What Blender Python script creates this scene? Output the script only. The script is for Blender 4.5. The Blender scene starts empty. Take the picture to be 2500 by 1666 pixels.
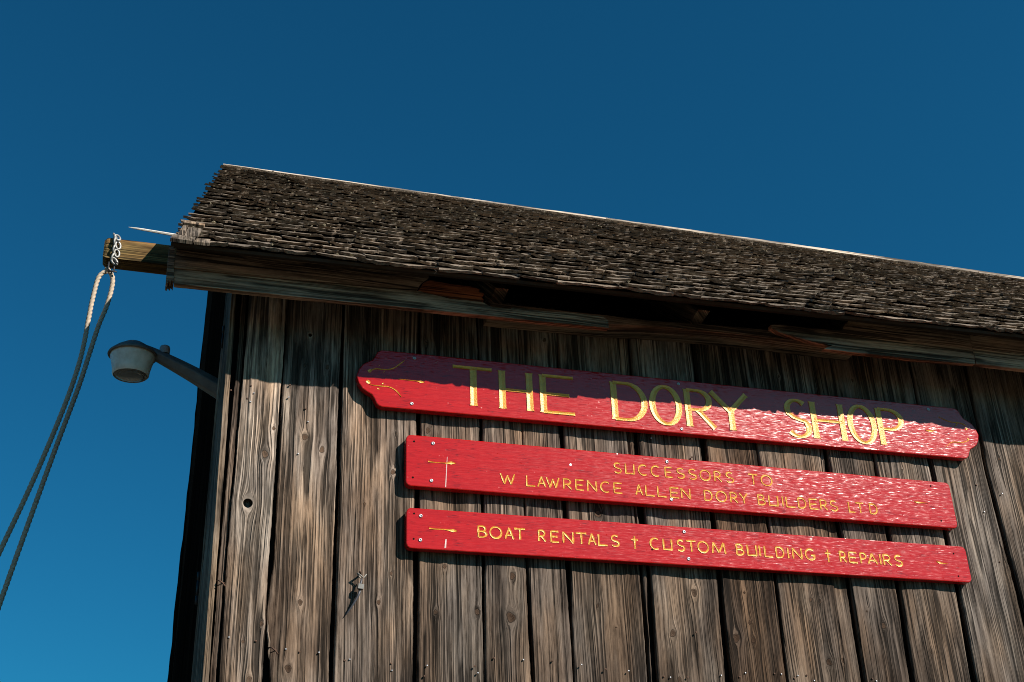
import bpy, bmesh, math, random
import numpy as np
from mathutils import Vector, Matrix, Euler

random.seed(7)
rng = np.random.default_rng(11)
scene = bpy.context.scene
COL = scene.collection
R = math.radians

# ------------------------------------------------------------------ camera, sky, sun, exposure
CAM = Vector((0.0, 0.0, 1.6))
FPX = 3019.8                      # focal length in pixels of the 2500 px wide photograph
cam_d = bpy.data.cameras.new("camera")
cam = bpy.data.objects.new("camera", cam_d)
COL.objects.link(cam)
cam.location = CAM
cam.rotation_euler = Euler((R(117.7647), R(1.9740), R(-16.8685)), 'XYZ')
cam_d.sensor_width = 36.0
cam_d.lens = FPX / 2500 * 36.0
cam_d.clip_start = 0.05
cam_d.clip_end = 2000
scene.camera = cam

SUN_K, SUN_M = 0.86, 0.90         # direction to the sun is (k, -1, m)
sd = Vector((SUN_K, -1.0, SUN_M)).normalized()
SUN_EL = math.asin(sd.z)
SUN_AZ = math.atan2(sd.x, sd.y)   # from +Y towards +X

world = bpy.data.worlds.new("World")
scene.world = world
world.use_nodes = True
wn = world.node_tree
wn.nodes.clear()
sky = wn.nodes.new("ShaderNodeTexSky")
sky.sky_type = 'NISHITA'
sky.sun_disc = False
sky.sun_elevation = SUN_EL
sky.sun_rotation = SUN_AZ
sky.altitude = 0
sky.air_density = 1.0
sky.dust_density = 0.7
sky.ozone_density = 4.0
tint = wn.nodes.new("ShaderNodeMix"); tint.data_type = 'RGBA'; tint.blend_type = 'MULTIPLY'
tint.inputs[0].default_value = 1.0
tint.inputs[7].default_value = (0.11, 0.80, 1.0, 1)
bg = wn.nodes.new("ShaderNodeBackground")
bg.inputs[1].default_value = 0.050
wo = wn.nodes.new("ShaderNodeOutputWorld")
wn.links.new(sky.outputs[0], tint.inputs[6])
wn.links.new(tint.outputs[2], bg.inputs[0])
wn.links.new(bg.outputs[0], wo.inputs[0])

sun_l = bpy.data.lights.new("sun", 'SUN')
sun_l.energy = 5.0
sun_l.angle = R(0.5)
sun_l.color = (1.0, 0.93, 0.83)
sun = bpy.data.objects.new("sun", sun_l)
COL.objects.link(sun)
sun.rotation_euler = sd.to_track_quat('Z', 'Y').to_euler()
sun.location = (6, -8, 9)

scene.view_settings.view_transform = 'Standard'
scene.view_settings.look = 'None'
scene.view_settings.exposure = 0.6
scene.view_settings.gamma = 1.0
scene.view_settings.use_curve_mapping = False
scene.render.engine = 'CYCLES'
scene.cycles.filter_width = 1.0
scene.cycles.denoising_prefilter = 'ACCURATE'

# ------------------------------------------------------------------ small helpers
CM = cam.rotation_euler.to_matrix()
def at(px, py, Y=3.5):
    """point of the plane y = Y that the photograph shows at pixel (px, py)"""
    v = CM @ Vector((px - 1250.0, 833.0 - py, -FPX))
    return CAM + v * (Y / v.y)
def at_x(px, py, X):
    v = CM @ Vector((px - 1250.0, 833.0 - py, -FPX))
    return CAM + v * (X / v.x)

def tag(o, label=None, cat=None, group=None, kind=None):
    if label: o["label"] = label
    if cat: o["category"] = cat
    if group: o["group"] = group
    if kind: o["kind"] = kind
    return o
def empty(name, loc=(0, 0, 0)):
    o = bpy.data.objects.new(name, None)
    o.empty_display_size = 0.1
    COL.objects.link(o); o.location = loc
    return o
def place(o, parent):
    COL.objects.link(o)
    if parent is not None:
        o.parent = parent
        # every mesh part stands at the world origin, every empty where it says
        o.matrix_parent_inverse = Matrix.Translation(-parent.location) if parent.type == 'EMPTY' else Matrix.Identity(4)
    return o
def mesh_obj(name, verts, faces, mat, parent=None, smooth=False, uv=None, uv2=None, bevel=0):
    me = bpy.data.meshes.new(name)
    me.from_pydata([tuple(v) for v in verts], [], [tuple(f) for f in faces])
    me.update()
    if uv is not None:
        idx = np.empty(len(me.loops), dtype=np.int32); me.loops.foreach_get("vertex_index", idx)
        l = me.uv_layers.new(name="grain"); l.data.foreach_set("uv", np.asarray(uv, dtype=np.float32)[idx].ravel())
        l2 = me.uv_layers.new(name="knot")
        k = uv2 if uv2 is not None else np.full((len(verts), 2), 9.0)
        l2.data.foreach_set("uv", np.asarray(k, dtype=np.float32)[idx].ravel())
    if smooth:
        me.polygons.foreach_set("use_smooth", [True] * len(me.polygons))
    if mat: me.materials.append(mat)
    o = bpy.data.objects.new(name, me)
    place(o, parent)
    if bevel:
        b = o.modifiers.new("bevel", 'BEVEL'); b.width = bevel; b.segments = 2; b.limit_method = 'ANGLE'
    return o

class Acc:
    def __init__(s): s.v = []; s.f = []
    def add(s, v, f):
        n = len(s.v); s.v += [tuple(x) for x in v]; s.f += [tuple(i + n for i in q) for q in f]
    def box(s, c, e, rot=None):
        c = Vector(c); vs = []
        for x in (-1, 1):
            for y in (-1, 1):
                for z in (-1, 1):
                    p = Vector((x * e[0], y * e[1], z * e[2]))
                    if rot is not None: p = rot @ p
                    vs.append(c + p)
        s.add(vs, [(0, 1, 3, 2), (4, 6, 7, 5), (0, 4, 5, 1), (2, 3, 7, 6), (0, 2, 6, 4), (1, 5, 7, 3)])
    def tube(s, pts, rad, n=8, closed=False, flat=None):
        pts = [Vector(p) for p in pts]; m = len(pts)
        if not hasattr(rad, '__len__'): rad = [rad] * m
        ring = []; prev = None
        for i, p in enumerate(pts):
            a = pts[(i - 1) % m] if (closed or i > 0) else p
            b = pts[(i + 1) % m] if (closed or i < m - 1) else p
            t = (b - a).normalized()
            if prev is None:
                up = Vector((0, 0, 1)) if abs(t.z) < .9 else Vector((1, 0, 0))
                u = t.cross(up).normalized()
            else:
                u = (prev - t * prev.dot(t)).normalized()
            prev = u; w = t.cross(u)
            ring.append([p + (u * math.cos(k * 2 * math.pi / n) + w * math.sin(k * 2 * math.pi / n)) * rad[i] for k in range(n)])
        vs = [q for r_ in ring for q in r_]; fs = []
        for i in range(m if closed else m - 1):
            j = (i + 1) % m
            for k in range(n):
                k2 = (k + 1) % n
                fs.append((i * n + k, i * n + k2, j * n + k2, j * n + k))
        if not closed:
            fs.append(tuple(range(n))[::-1]); fs.append(tuple((m - 1) * n + k for k in range(n)))
        s.add(vs, fs)
    def lathe(s, prof, c, n=32, cap=True):
        c = Vector(c); vs = []; fs = []
        for r_, z in prof:
            for k in range(n):
                a = 2 * math.pi * k / n
                vs.append(c + Vector((r_ * math.cos(a), r_ * math.sin(a), z)))
        for i in range(len(prof) - 1):
            for k in range(n):
                k2 = (k + 1) % n
                fs.append((i * n + k, i * n + k2, (i + 1) * n + k2, (i + 1) * n + k))
        if cap:
            fs.append(tuple(range(n))); fs.append(tuple((len(prof) - 1) * n + k for k in range(n))[::-1])
        s.add(vs, fs)
    def build(s, name, mat, parent=None, smooth=False, bevel=0):
        return mesh_obj(name, s.v, s.f, mat, parent, smooth, bevel=bevel)

def vnoise(x, seed=0):
    """smooth 1-d value noise of an array, -1..1"""
    x = np.asarray(x, dtype=float); i = np.floor(x).astype(int); f = x - i; f = f * f * (3 - 2 * f)
    h = lambda n: (np.sin(n * 127.1 + seed * 311.7) * 43758.5453) % 1.0
    return (h(i) * (1 - f) + h(i + 1) * f) * 2 - 1
def vnoise2(x, y, seed=0):
    x = np.asarray(x, dtype=float); y = np.asarray(y, dtype=float)
    i = np.floor(x); j = np.floor(y); f = x - i; g = y - j; f = f * f * (3 - 2 * f); g = g * g * (3 - 2 * g)
    h = lambda a, b: (np.sin(a * 127.1 + b * 269.5 + seed * 311.7) * 43758.5453) % 1.0
    return ((h(i, j) * (1 - f) + h(i + 1, j) * f) * (1 - g) + (h(i, j + 1) * (1 - f) + h(i + 1, j + 1) * f) * g) * 2 - 1

# ------------------------------------------------------------------ materials
class NT:
    def __init__(s, name):
        s.m = bpy.data.materials.new(name); s.m.use_nodes = True
        s.t = s.m.node_tree; s.t.nodes.clear()
        s.out = s.t.nodes.new("ShaderNodeOutputMaterial")
        s.b = s.t.nodes.new("ShaderNodeBsdfPrincipled")
        s.t.links.new(s.b.outputs[0], s.out.inputs[0])
    def node(s, ty, **kw):
        n = s.t.nodes.new(ty)
        for k, v in kw.items(): setattr(n, k, v)
        return n
    def link(s, a, b): s.t.links.new(a, b)
    def put(s, sock, v):
        if isinstance(v, bpy.types.NodeSocket): s.link(v, sock)
        elif v is not None: sock.default_value = v
    def math(s, op, a, b=None, c=None, clamp=False):
        n = s.node("ShaderNodeMath", operation=op, use_clamp=clamp)
        s.put(n.inputs[0], a); s.put(n.inputs[1], b)
        if c is not None: s.put(n.inputs[2], c)
        return n.outputs[0]
    def ramp(s, f, stops, interp='LINEAR'):
        n = s.node("ShaderNodeValToRGB"); n.color_ramp.interpolation = interp
        el = n.color_ramp.elements
        while len(el) > 1: el.remove(el[-1])
        el[0].position = stops[0][0]; el[0].color = col(stops[0][1])
        for p, c in stops[1:]:
            e = el.new(p); e.color = col(c)
        s.put(n.inputs[0], f)
        return n.outputs[0]
    def mix(s, f, a, b, mode='MIX'):
        n = s.node("ShaderNodeMix", data_type='RGBA', blend_type=mode)
        s.put(n.inputs[0], f)
        s.put(n.inputs[6], col(a) if isinstance(a, (tuple, float, int)) else a)
        s.put(n.inputs[7], col(b) if isinstance(b, (tuple, float, int)) else b)
        return n.outputs[2]
    def comb(s, x, y, z):
        n = s.node("ShaderNodeCombineXYZ")
        s.put(n.inputs[0], x); s.put(n.inputs[1], y); s.put(n.inputs[2], z); return n.outputs[0]
    def sep(s, v):
        n = s.node("ShaderNodeSeparateXYZ"); s.link(v, n.inputs[0]); return n.outputs
    def noise(s, vec, scale=1, detail=3, rough=.55, dist=0):
        n = s.node("ShaderNodeTexNoise"); s.link(vec, n.inputs["Vector"])
        n.inputs["Scale"].default_value = scale; n.inputs["Detail"].default_value = detail
        n.inputs["Roughness"].default_value = rough; n.inputs["Distortion"].default_value = dist
        return n.outputs[0]
    def scalev(s, v, sc):
        n = s.node("ShaderNodeVectorMath", operation='MULTIPLY'); s.link(v, n.inputs[0]); n.inputs[1].default_value = sc
        return n.outputs[0]
    def addv(s, v, w):
        n = s.node("ShaderNodeVectorMath", operation='ADD'); s.link(v, n.inputs[0]); s.put(n.inputs[1], w)
        return n.outputs[0]
    def bump(s, h, dist, strength=1.0, nrm=None):
        n = s.node("ShaderNodeBump"); s.put(n.inputs["Height"], h)
        n.inputs["Distance"].default_value = dist; n.inputs["Strength"].default_value = strength
        if nrm is not None: s.link(nrm, n.inputs["Normal"])
        return n.outputs[0]
    def tilt(s, nrm, terms):
        """normal leaned by real relief too fine for the pixels: sum of (axis, slope value)"""
        for ax, val in terms:
            sc = s.node("ShaderNodeVectorMath", operation='SCALE'); sc.inputs[0].default_value = ax; s.put(sc.inputs["Scale"], val)
            nrm = s.addv(nrm, sc.outputs[0])
        n = s.node("ShaderNodeVectorMath", operation='NORMALIZE'); s.link(nrm, n.inputs[0]); return n.outputs[0]
    def set(s, **kw):
        for k, v in kw.items():
            k = {'base': 'Base Color', 'rough': 'Roughness', 'metal': 'Metallic', 'spec': 'Specular IOR Level', 'normal': 'Normal',
                 'trans': 'Transmission Weight', 'coat': 'Coat Weight', 'coatr': 'Coat Roughness', 'ior': 'IOR', 'alpha': 'Alpha', 'coatn': 'Coat Normal'}[k]
            if isinstance(v, tuple): v = col(v)
            s.put(s.b.inputs[k], v)
        return s.m
def col(c):
    if isinstance(c, (int, float)): return (c, c, c, 1)
    return tuple(c) + (1,) if len(c) == 3 else tuple(c)

def wood_material(name, pale, mid, dark, brown, brown_amt=.5, relief=1.0, contrast=1.0, bright=1.0, spec=.10, low_dark=False, axis=(1, 0, 0)):
    """weathered wood; the grain follows the 'grain' uv (across, along), knots the 'knot' uv"""
    m = NT(name)
    uvn = m.node("ShaderNodeUVMap", uv_map="grain").outputs[0]
    kn = m.sep(m.node("ShaderNodeUVMap", uv_map="knot").outputs[0])
    kd = kn[0]
    oi_ = m.node("ShaderNodeObjectInfo"); rnd = oi_.outputs["Random"]; ocol = oi_.outputs["Color"]
    g = m.sep(uvn); u, v = g[0], g[1]
    off = m.math('MULTIPLY', rnd, 37.0)
    v1 = lambda a, b, z=0.0: m.comb(m.math('MULTIPLY', u, a), m.math('MULTIPLY', v, b), m.math('ADD', off, z))
    sway = m.noise(v1(6, 2.2, 3.1), 1, 2, .5)
    u2 = m.math('ADD', u, m.math('MULTIPLY', m.math('SUBTRACT', sway, .5), .013))
    v2 = lambda a, b, z=0.0: m.comb(m.math('MULTIPLY', u2, a), m.math('MULTIPLY', v, b), m.math('ADD', off, z))
    fine = m.noise(v2(210, 4, 1.3), 1, 4, .78)
    mid_n = m.noise(v2(80, 1.0, 5.7), 1, 5, .75)
    broad = m.noise(v2(30, .8, 9.1), 1, 2, .5)
    patch = m.noise(v1(7, 1.6, 12.0), 1, 3, .6)
    patch2 = m.noise(v1(11, 2.6, 22.0), 1, 4, .65)
    # long checks and cracks along the grain
    cr = m.noise(v2(42, .55, 15.5), 1, 2, .5)
    crd = m.math('ABSOLUTE', m.math('SUBTRACT', cr, .5))
    gate = m.ramp(m.noise(v1(18, 3.0, 18.5), 1, 2, .5), [(.45, 0.0), (.53, 1.0)])
    crack = m.math('MULTIPLY', m.ramp(crd, [(.0, 1.0), (.026, .95), (.056, 0.0)]), gate)
    cr2 = m.noise(v2(105, 1.3, 31.5), 1, 2, .5)
    crd2 = m.math('ABSOLUTE', m.math('SUBTRACT', cr2, .5))
    gate2 = m.ramp(m.noise(v1(14, 2.4, 41.5), 1, 2, .5), [(.40, 0.0), (.54, 1.0)])
    crack2 = m.math('MULTIPLY', m.ramp(crd2, [(.0, .9), (.04, .7), (.10, 0.0)]), gate2)
    fib = m.noise(v2(330, 26, 61.0), 1, 4, .75)
    gsum = m.math('ADD', m.math('ADD', m.math('MULTIPLY', fine, .30), m.math('MULTIPLY', fib, .22)), m.math('ADD', m.math('MULTIPLY', mid_n, .38), m.math('MULTIPLY', broad, .10)))
    c = .5 / contrast
    tone = m.ramp(gsum, [(.5 - .10 * c * 2, dark), (.5 - .03 * c * 2, mid), (.5 + .03, tuple(.5 * (a + b) for a, b in zip(mid, pale))), (.5 + .085 * c * 2, pale)])
    bm = m.math('MULTIPLY', m.ramp(patch, [(.42, 0.0), (.62, 1.0)]), brown_amt)
    tone = m.mix(bm, tone, m.mix(1.0, tone, brown, 'MULTIPLY'))
    shade = m.ramp(patch2, [(.3, (.42, .41, .42)), (.47, (.82, .82, .83)), (.62, (1.12, 1.1, 1.06)), (.75, (1.3, 1.27, 1.2))])
    tone = m.mix(1.0, tone, shade, 'MULTIPLY')
    rb = m.ramp(m.math('FRACT', m.math('MULTIPLY', rnd, 7.31)), [(0.0, (.88, .88, .88)), (1.0, (1.12, 1.1, 1.07))])
    tone = m.mix(1.0, tone, rb, 'MULTIPLY')
    ck = m.math('MAXIMUM', crack, crack2)
    tone = m.mix(m.math('MULTIPLY', ck, .86), tone, (.006, .005, .004))
    # knots: dark rim, brown ringed heart with a star check
    ring = m.math('SINE', m.math('MULTIPLY', kd, 34.0))
    heart = m.mix(m.math('MULTIPLY_ADD', ring, .2, m.math('MULTIPLY', fine, .6)), (.13, .082, .055), (.03, .018, .012))
    inside = m.ramp(kd, [(.80, 1.0), (.95, 0.0)])
    rim = m.ramp(kd, [(.78, 0.0), (.92, .85), (1.05, .85), (1.3, 0.0)])
    halo = m.ramp(kd, [(1.0, .3), (2.2, 0.0)])
    tone = m.mix(halo, tone, m.mix(1.0, tone, (1.05, .74, .5), 'MULTIPLY'))
    tone = m.mix(inside, tone, heart)
    tone = m.mix(m.math('MULTIPLY', rim, .9), tone, (.014, .009, .006))
    stain = m.noise(v1(9, 2.0, 55.0), 1, 4, .65)
    tone = m.mix(m.ramp(stain, [(.52, 0.0), (.68, .62)]), tone, m.mix(1.0, tone, (.38, .34, .32), 'MULTIPLY'))
    low = m.ramp(v, [(0.0, (.5, .5, .5)), (.5, (.66, .66, .66)), (.63, (1.06, 1.06, 1.06))])  # darker towards the bottom: vignette and splashed dirt put into the colour
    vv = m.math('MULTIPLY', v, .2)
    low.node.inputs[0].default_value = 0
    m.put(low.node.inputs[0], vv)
    if low_dark: tone = m.mix(1.0, tone, low, 'MULTIPLY')
    tone = m.mix(1.0, tone, ocol, 'MULTIPLY')
    h = m.math('ADD', m.math('MULTIPLY', gsum, 1.0), m.math('MULTIPLY', ck, -1.1))
    h = m.math('ADD', h, m.math('MULTIPLY', m.math('ADD', rim, m.math('MULTIPLY', m.math('MULTIPLY', ring, inside), .2)), -.35))
    nb = m.bump(h, .0026 * relief, 1.0)
    sl = m.math('ADD', m.math('MULTIPLY', m.math('SUBTRACT', m.noise(v2(115, 1.1, 71.0), 1, 3, .65), .5), 2.6 * relief),
                m.math('MULTIPLY', m.math('SUBTRACT', m.noise(v2(340, 2.5, 81.0), 1, 2, .6), .5), 1.5 * relief))
    sl = m.math('MULTIPLY', sl, m.ramp(m.noise(v1(9, 1.6, 91.0), 1, 2, .5), [(.36, .25), (.58, 1.0)]))
    nb = m.tilt(nb, [(axis, sl)])
    m.set(base=tone, rough=.85, spec=spec, normal=nb)
    return m.m

M_WALL = wood_material("weathered wall wood", (.40, .365, .338), (.185, .164, .149), (.026, .020, .016), (1.0, .76, .54), .62, 1.0, 1.1, low_dark=True)
M_TRIM = wood_material("weathered trim wood", (.36, .32, .275), (.18, .15, .12), (.035, .026, .02), (1.0, .75, .52), .5, .7)
M_FASCIA = wood_material("dark fascia wood", (.58, .47, .385), (.32, .255, .20), (.075, .055, .042), (1.0, .74, .56), .5, .8, axis=(0, 0, 1))
M_DARKWOOD = wood_material("black gable wood", (.022, .018, .016), (.012, .010, .009), (.005, .004, .004), (1, .7, .5), .3, .6, spec=0.0)  # gable boards take a nearly black base colour
M_BEAM = wood_material("mossy beam wood", (.36, .32, .14), (.23, .19, .09), (.09, .065, .032), (1.0, .62, .5), .8, .4, axis=(0, 0, 1))
M_PALE = wood_material("bare silver wood", (.31, .28, .245), (.19, .17, .145), (.05, .04, .032), (1, .85, .7), .4, .8, axis=(0, 0, 1))

M_STRIP = wood_material("bleached ridge strip", (.74, .70, .64), (.58, .54, .48), (.22, .19, .16), (1, .92, .85), .2, .5, axis=(0, 0, 1))
def shingle_material():
    m = NT("mossy wood shingle")
    co = m.node("ShaderNodeNewGeometry").outputs["Position"]
    rnd = m.node("ShaderNodeObjectInfo").outputs["Random"]
    att = m.node("ShaderNodeAttribute", attribute_name="tone").outputs["Fac"]
    n1 = m.noise(co, 9, 4, .6); n2 = m.noise(co, 70, 4, .65)
    n3 = m.noise(m.scalev(co, (22, 90, 90)), 1, 4, .65)
    n4 = m.noise(m.scalev(co, (240, 90, 90)), 1, 3, .6)
    base = m.ramp(m.math('ADD', m.math('MULTIPLY', n2, .3), m.math('ADD', m.math('MULTIPLY', n3, .4), m.math('MULTIPLY', n4, .3))),
                  [(.34, (.034, .026, .020)), (.45, (.140, .111, .086)), (.55, (.235, .190, .149)), (.68, (.42, .355, .29))])
    base = m.mix(m.ramp(n1, [(.38, 0.0), (.62, .7)]), base, m.mix(1.0, base, (.62, .55, .48), 'MULTIPLY'))
    v = m.math('FRACT', m.math('MULTIPLY', m.math('ADD', rnd, att), 5.77))
    base = m.mix(1.0, base, m.ramp(v, [(0, (.62, .62, .62)), (.6, (1.0, .99, .98)), (1.0, (1.35, 1.31, 1.27))]), 'MULTIPLY')
    sp = m.node("ShaderNodeTexVoronoi"); m.link(co, sp.inputs["Vector"]); sp.inputs["Scale"].default_value = 48
    sm = m.math('MULTIPLY', m.ramp(sp.outputs["Distance"], [(.12, 1.0), (.3, 0.0)]), m.ramp(m.noise(co, 5.0, 2, .5), [(.46, 0.0), (.58, .7)]))
    base = m.mix(sm, base, (.40, .36, .28))
    h = m.math('ADD', m.math('MULTIPLY', n2, .9), m.math('ADD', m.math('MULTIPLY', n3, .8), m.math('MULTIPLY', n4, .35)))
    m.set(base=base, rough=.92, spec=.15, normal=m.bump(h, .006, 1.0))
    return m.m
M_SHINGLE = shingle_material()

def paint_red():
    m = NT("glossy red sign paint")
    tc = m.node("ShaderNodeTexCoord").outputs["Object"]
    # brushed, grain telegraphing through the paint, along the board
    g1 = m.noise(m.scalev(tc, (4, 60, 130)), 1, 4, .65)
    g2 = m.noise(m.scalev(tc, (13, 60, 430)), 1, 2, .6)
    g3 = m.noise(m.scalev(tc, (160, 160, 260)), 1, 3, .6)
    chk = m.noise(m.scalev(tc, (7, 20, 150)), 1, 2, .5)
    chk = m.ramp(m.math('ABSOLUTE', m.math('SUBTRACT', chk, .5)), [(0, 1.0), (.012, .6), (.028, 0.0)])
    gate = m.ramp(m.noise(m.scalev(tc, (22, 20, 40)), 1, 2, .5), [(.5, 0.0), (.6, 1.0)])
    chk = m.math('MULTIPLY', chk, gate)
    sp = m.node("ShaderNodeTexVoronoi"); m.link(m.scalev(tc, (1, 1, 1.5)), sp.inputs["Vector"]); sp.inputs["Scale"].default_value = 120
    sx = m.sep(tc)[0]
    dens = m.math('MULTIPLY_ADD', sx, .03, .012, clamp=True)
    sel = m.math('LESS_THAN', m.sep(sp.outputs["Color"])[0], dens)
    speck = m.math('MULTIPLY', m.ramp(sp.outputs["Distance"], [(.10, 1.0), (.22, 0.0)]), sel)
    base = m.mix(m.ramp(g1, [(.35, 0.0), (.65, 1.0)]), (.36, .0058, .0050), (.45, .0078, .0065))
    base = m.mix(m.math('MULTIPLY', chk, .7), base, (.07, .002, .003))
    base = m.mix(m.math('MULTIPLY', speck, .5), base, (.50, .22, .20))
    stk = m.noise(m.scalev(tc, (34, 60, 310)), 1, 4, .7)
    h = m.math('MULTIPLY', g1, .3)
    pv = m.node("ShaderNodeTexVoronoi"); m.link(tc, pv.inputs["Vector"]); pv.inputs["Scale"].default_value = 150
    pc = m.sep(pv.outputs["Color"])
    pm = m.math('MULTIPLY', m.ramp(pv.outputs["Distance"], [(.0, 1.0), (.30, 1.0), (.42, 0.0)]), m.math('LESS_THAN', pc[1], .035))
    sv = m.math('ADD', m.math('MULTIPLY', m.math('SUBTRACT', g2, .5), .34), m.math('MULTIPLY', m.math('SUBTRACT', stk, .5), .56))
    sv = m.math('SUBTRACT', sv, m.math('MULTIPLY', pm, m.math('MULTIPLY', pc[2], .22)))
    sh = m.math('ADD', m.math('MULTIPLY', m.math('SUBTRACT', g3, .5), .05), m.math('MULTIPLY', pm, m.math('MULTIPLY', pc[0], .2)))
    nb = m.tilt(m.bump(h, .0003, 1.0), [((0, 0, 1), sv), ((1, 0, 0), sh)])
    m.set(base=base, rough=.19, spec=.50, normal=nb)
    return m.m
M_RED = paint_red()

def simple(name, base, rough=.5, metal=0.0, var=.15, scale=60, bump=.0006, spec=.5, **kw):
    m = NT(name)
    co = m.node("ShaderNodeTexCoord").outputs["Object"]
    n = m.noise(co, scale, 4, .6)
    n2 = m.noise(co, scale * .15, 3, .6)
    c = m.mix(m.ramp(m.math('MULTIPLY_ADD', n, .5, m.math('MULTIPLY', n2, .5)), [(.36, 0.0), (.64, 1.0)]),
              tuple(x * (1 - var) for x in base), tuple(min(1, x * (1 + var)) for x in base))
    m.set(base=c, rough=rough, metal=metal, spec=spec, normal=m.bump(n, bump, 1.0), **kw)
    return m.m
M_GOLD = simple("gold leaf", (.74, .345, .045), .34, .10, .2, 260, .0012, .6)
M_STEEL = simple("galvanised steel", (.40, .40, .42), .42, .6, .25, 200, .0006)
M_CHAIN = simple("zinc chain", (.30, .295, .28), .5, .4, .25, 200, .0006)
M_RUST = simple("rusty iron", (.10, .05, .03), .8, .2, .4, 150, .001)
M_IRON = simple("dark iron", (.035, .035, .038), .6, .5, .3, 150, .0006)
M_LAMPGREY = simple("grey painted lamp metal", (.13, .125, .12), .6, .2, .3, 50, .0006)
M_PLASTIC = simple("white cable tie plastic", (.20, .19, .175), .5, 0, .2, 100, .0004)
M_DARKPLASTIC = simple("dark cable", (.05, .05, .06), .5, 0, .2, 100, .0004)
M_ROPE = simple("twisted manila rope", (.46, .37, .28), .9, 0, .2, 700, .001, .1)
M_HOLE = simple("dark bored hole", (.012, .006, .005), .95, 0, .2, 100, .0002, .05)
M_SCRATCH = simple("pale primer in a scratch", (.66, .50, .47), .7, 0, .3, 300, .0004)
M_LICHEN = simple("pale lichen", (.30, .25, .17), .95, 0, .45, 120, .002, .1)
M_FELT = simple("dark sheathing felt", (.012, .011, .010), .95, 0, .3, 30, .001, .05)
M_ROT = wood_material("rotten red wood", (.50, .19, .09), (.30, .10, .05), (.08, .03, .018), (1, .8, .6), .4, 1.0, axis=(0, 0, 1))

def ground_material():
    m = NT("gravel ground")
    co = m.node("ShaderNodeNewGeometry").outputs["Position"]
    a = m.noise(co, 60, 5, .7); b = m.noise(co, .8, 4, .6)
    base = m.ramp(a, [(.35, (.05, .041, .032)), (.65, (.15, .122, .095))])
    base = m.mix(m.ramp(b, [(.4, 0.0), (.6, .6)]), base, (.08, .085, .045))
    m.set(base=base, rough=.95, spec=.1, normal=m.bump(a, .02, 1.0))
    return m.m

# ------------------------------------------------------------------ ground
g = mesh_obj("ground", [(-400, -400, 0), (400, -400, 0), (400, 400, 0), (-400, 400, 0)], [(0, 1, 2, 3)], ground_material())
tag(g, "gravel ground round the old shop", kind="structure")

# ------------------------------------------------------------------ shed frame of reference
YW = 3.50                    # face of the front wall boards
XEND = 6.6                   # far end of the building
YE, YR = 3.195, 5.45         # lower edge of the shingles, ridge
def eave(x): return Vector((x, YE, 1.6 + 1.962 + .018 * x))
def ridge(x): return Vector((x, YR, 1.6 + 3.852 - .003 * x))
SL = (ridge(2) - eave(2)).length
def rp(x, s, n=0.0):
    e, r_ = eave(x), ridge(x); d = (r_ - e) / (r_ - e).length
    nn = Vector((0, -d.z, d.y)).normalized()
    return e + d * s + nn * n
def xleft(s): return -.002 + .213 * s / SL

shed = empty("boat_shed", (0.2, YW, 0))
tag(shed, "old weathered wooden shed with a mossy shingle roof and rotten eaves board", "building")

# ---- front wall: felt behind, then every board
fw = mesh_obj("front_wall", [(.22, 3.535, 0), (XEND, 3.535, 0), (XEND, 3.535, 3.67), (.22, 3.535, 3.67),
                             (.22, 3.56, 0), (XEND, 3.56, 0), (XEND, 3.56, 3.67), (.22, 3.56, 3.67)],
              [(0, 1, 2, 3), (7, 6, 5, 4), (0, 3, 7, 4), (1, 5, 6, 2), (3, 2, 6, 7), (0, 4, 5, 1)], M_FELT, shed)

# knots seen in the photograph: x, y, radius (pixels), hole?
KN = [(647,1110,11),(744,1068,10),(786,1099,9),(668,1047,6),(741,1146,4),(638,1524,7),(593,1567,5),(733,1472,8),(703,1633,10),
      (924,1471,7),(955,1402,6),(608,1660,8),(1064,1495,8),(1166,1494,9),(1251,1407,10),(1247,1508,15),(1461,1478,6),(1086,1383,7),
      (1506,1532,4),(1643,1547,11),(1696,1446,11),(1660,1660,8),(1817,1447,5),(1797,1558,13),(1839,1564,9),(1830,1521,6),
      (1979,1466,7),(2001,1469,6),(2023,1618,11),(2059,1612,8),(2116,1491,5),(2157,1529,9),(1953,1500,4),(2272,1593,5),(2400,1255,5),
      (1045,1051,9),(960,1153,9),(967,1061,4),(1461,1254,12),(744,893,6),(799,898,7),(1040,838,7),(1565,1077,4),(2200,1150,5),
      (890,1230,4),(1500,1380,4),(2460,1390,8),(2440,1120,6),(1700,860,6),(1900,920,6),(1330,830,7),(2080,930,6)]
HOLES = [(605,1229,9.5),(757,819,4)]
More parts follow.
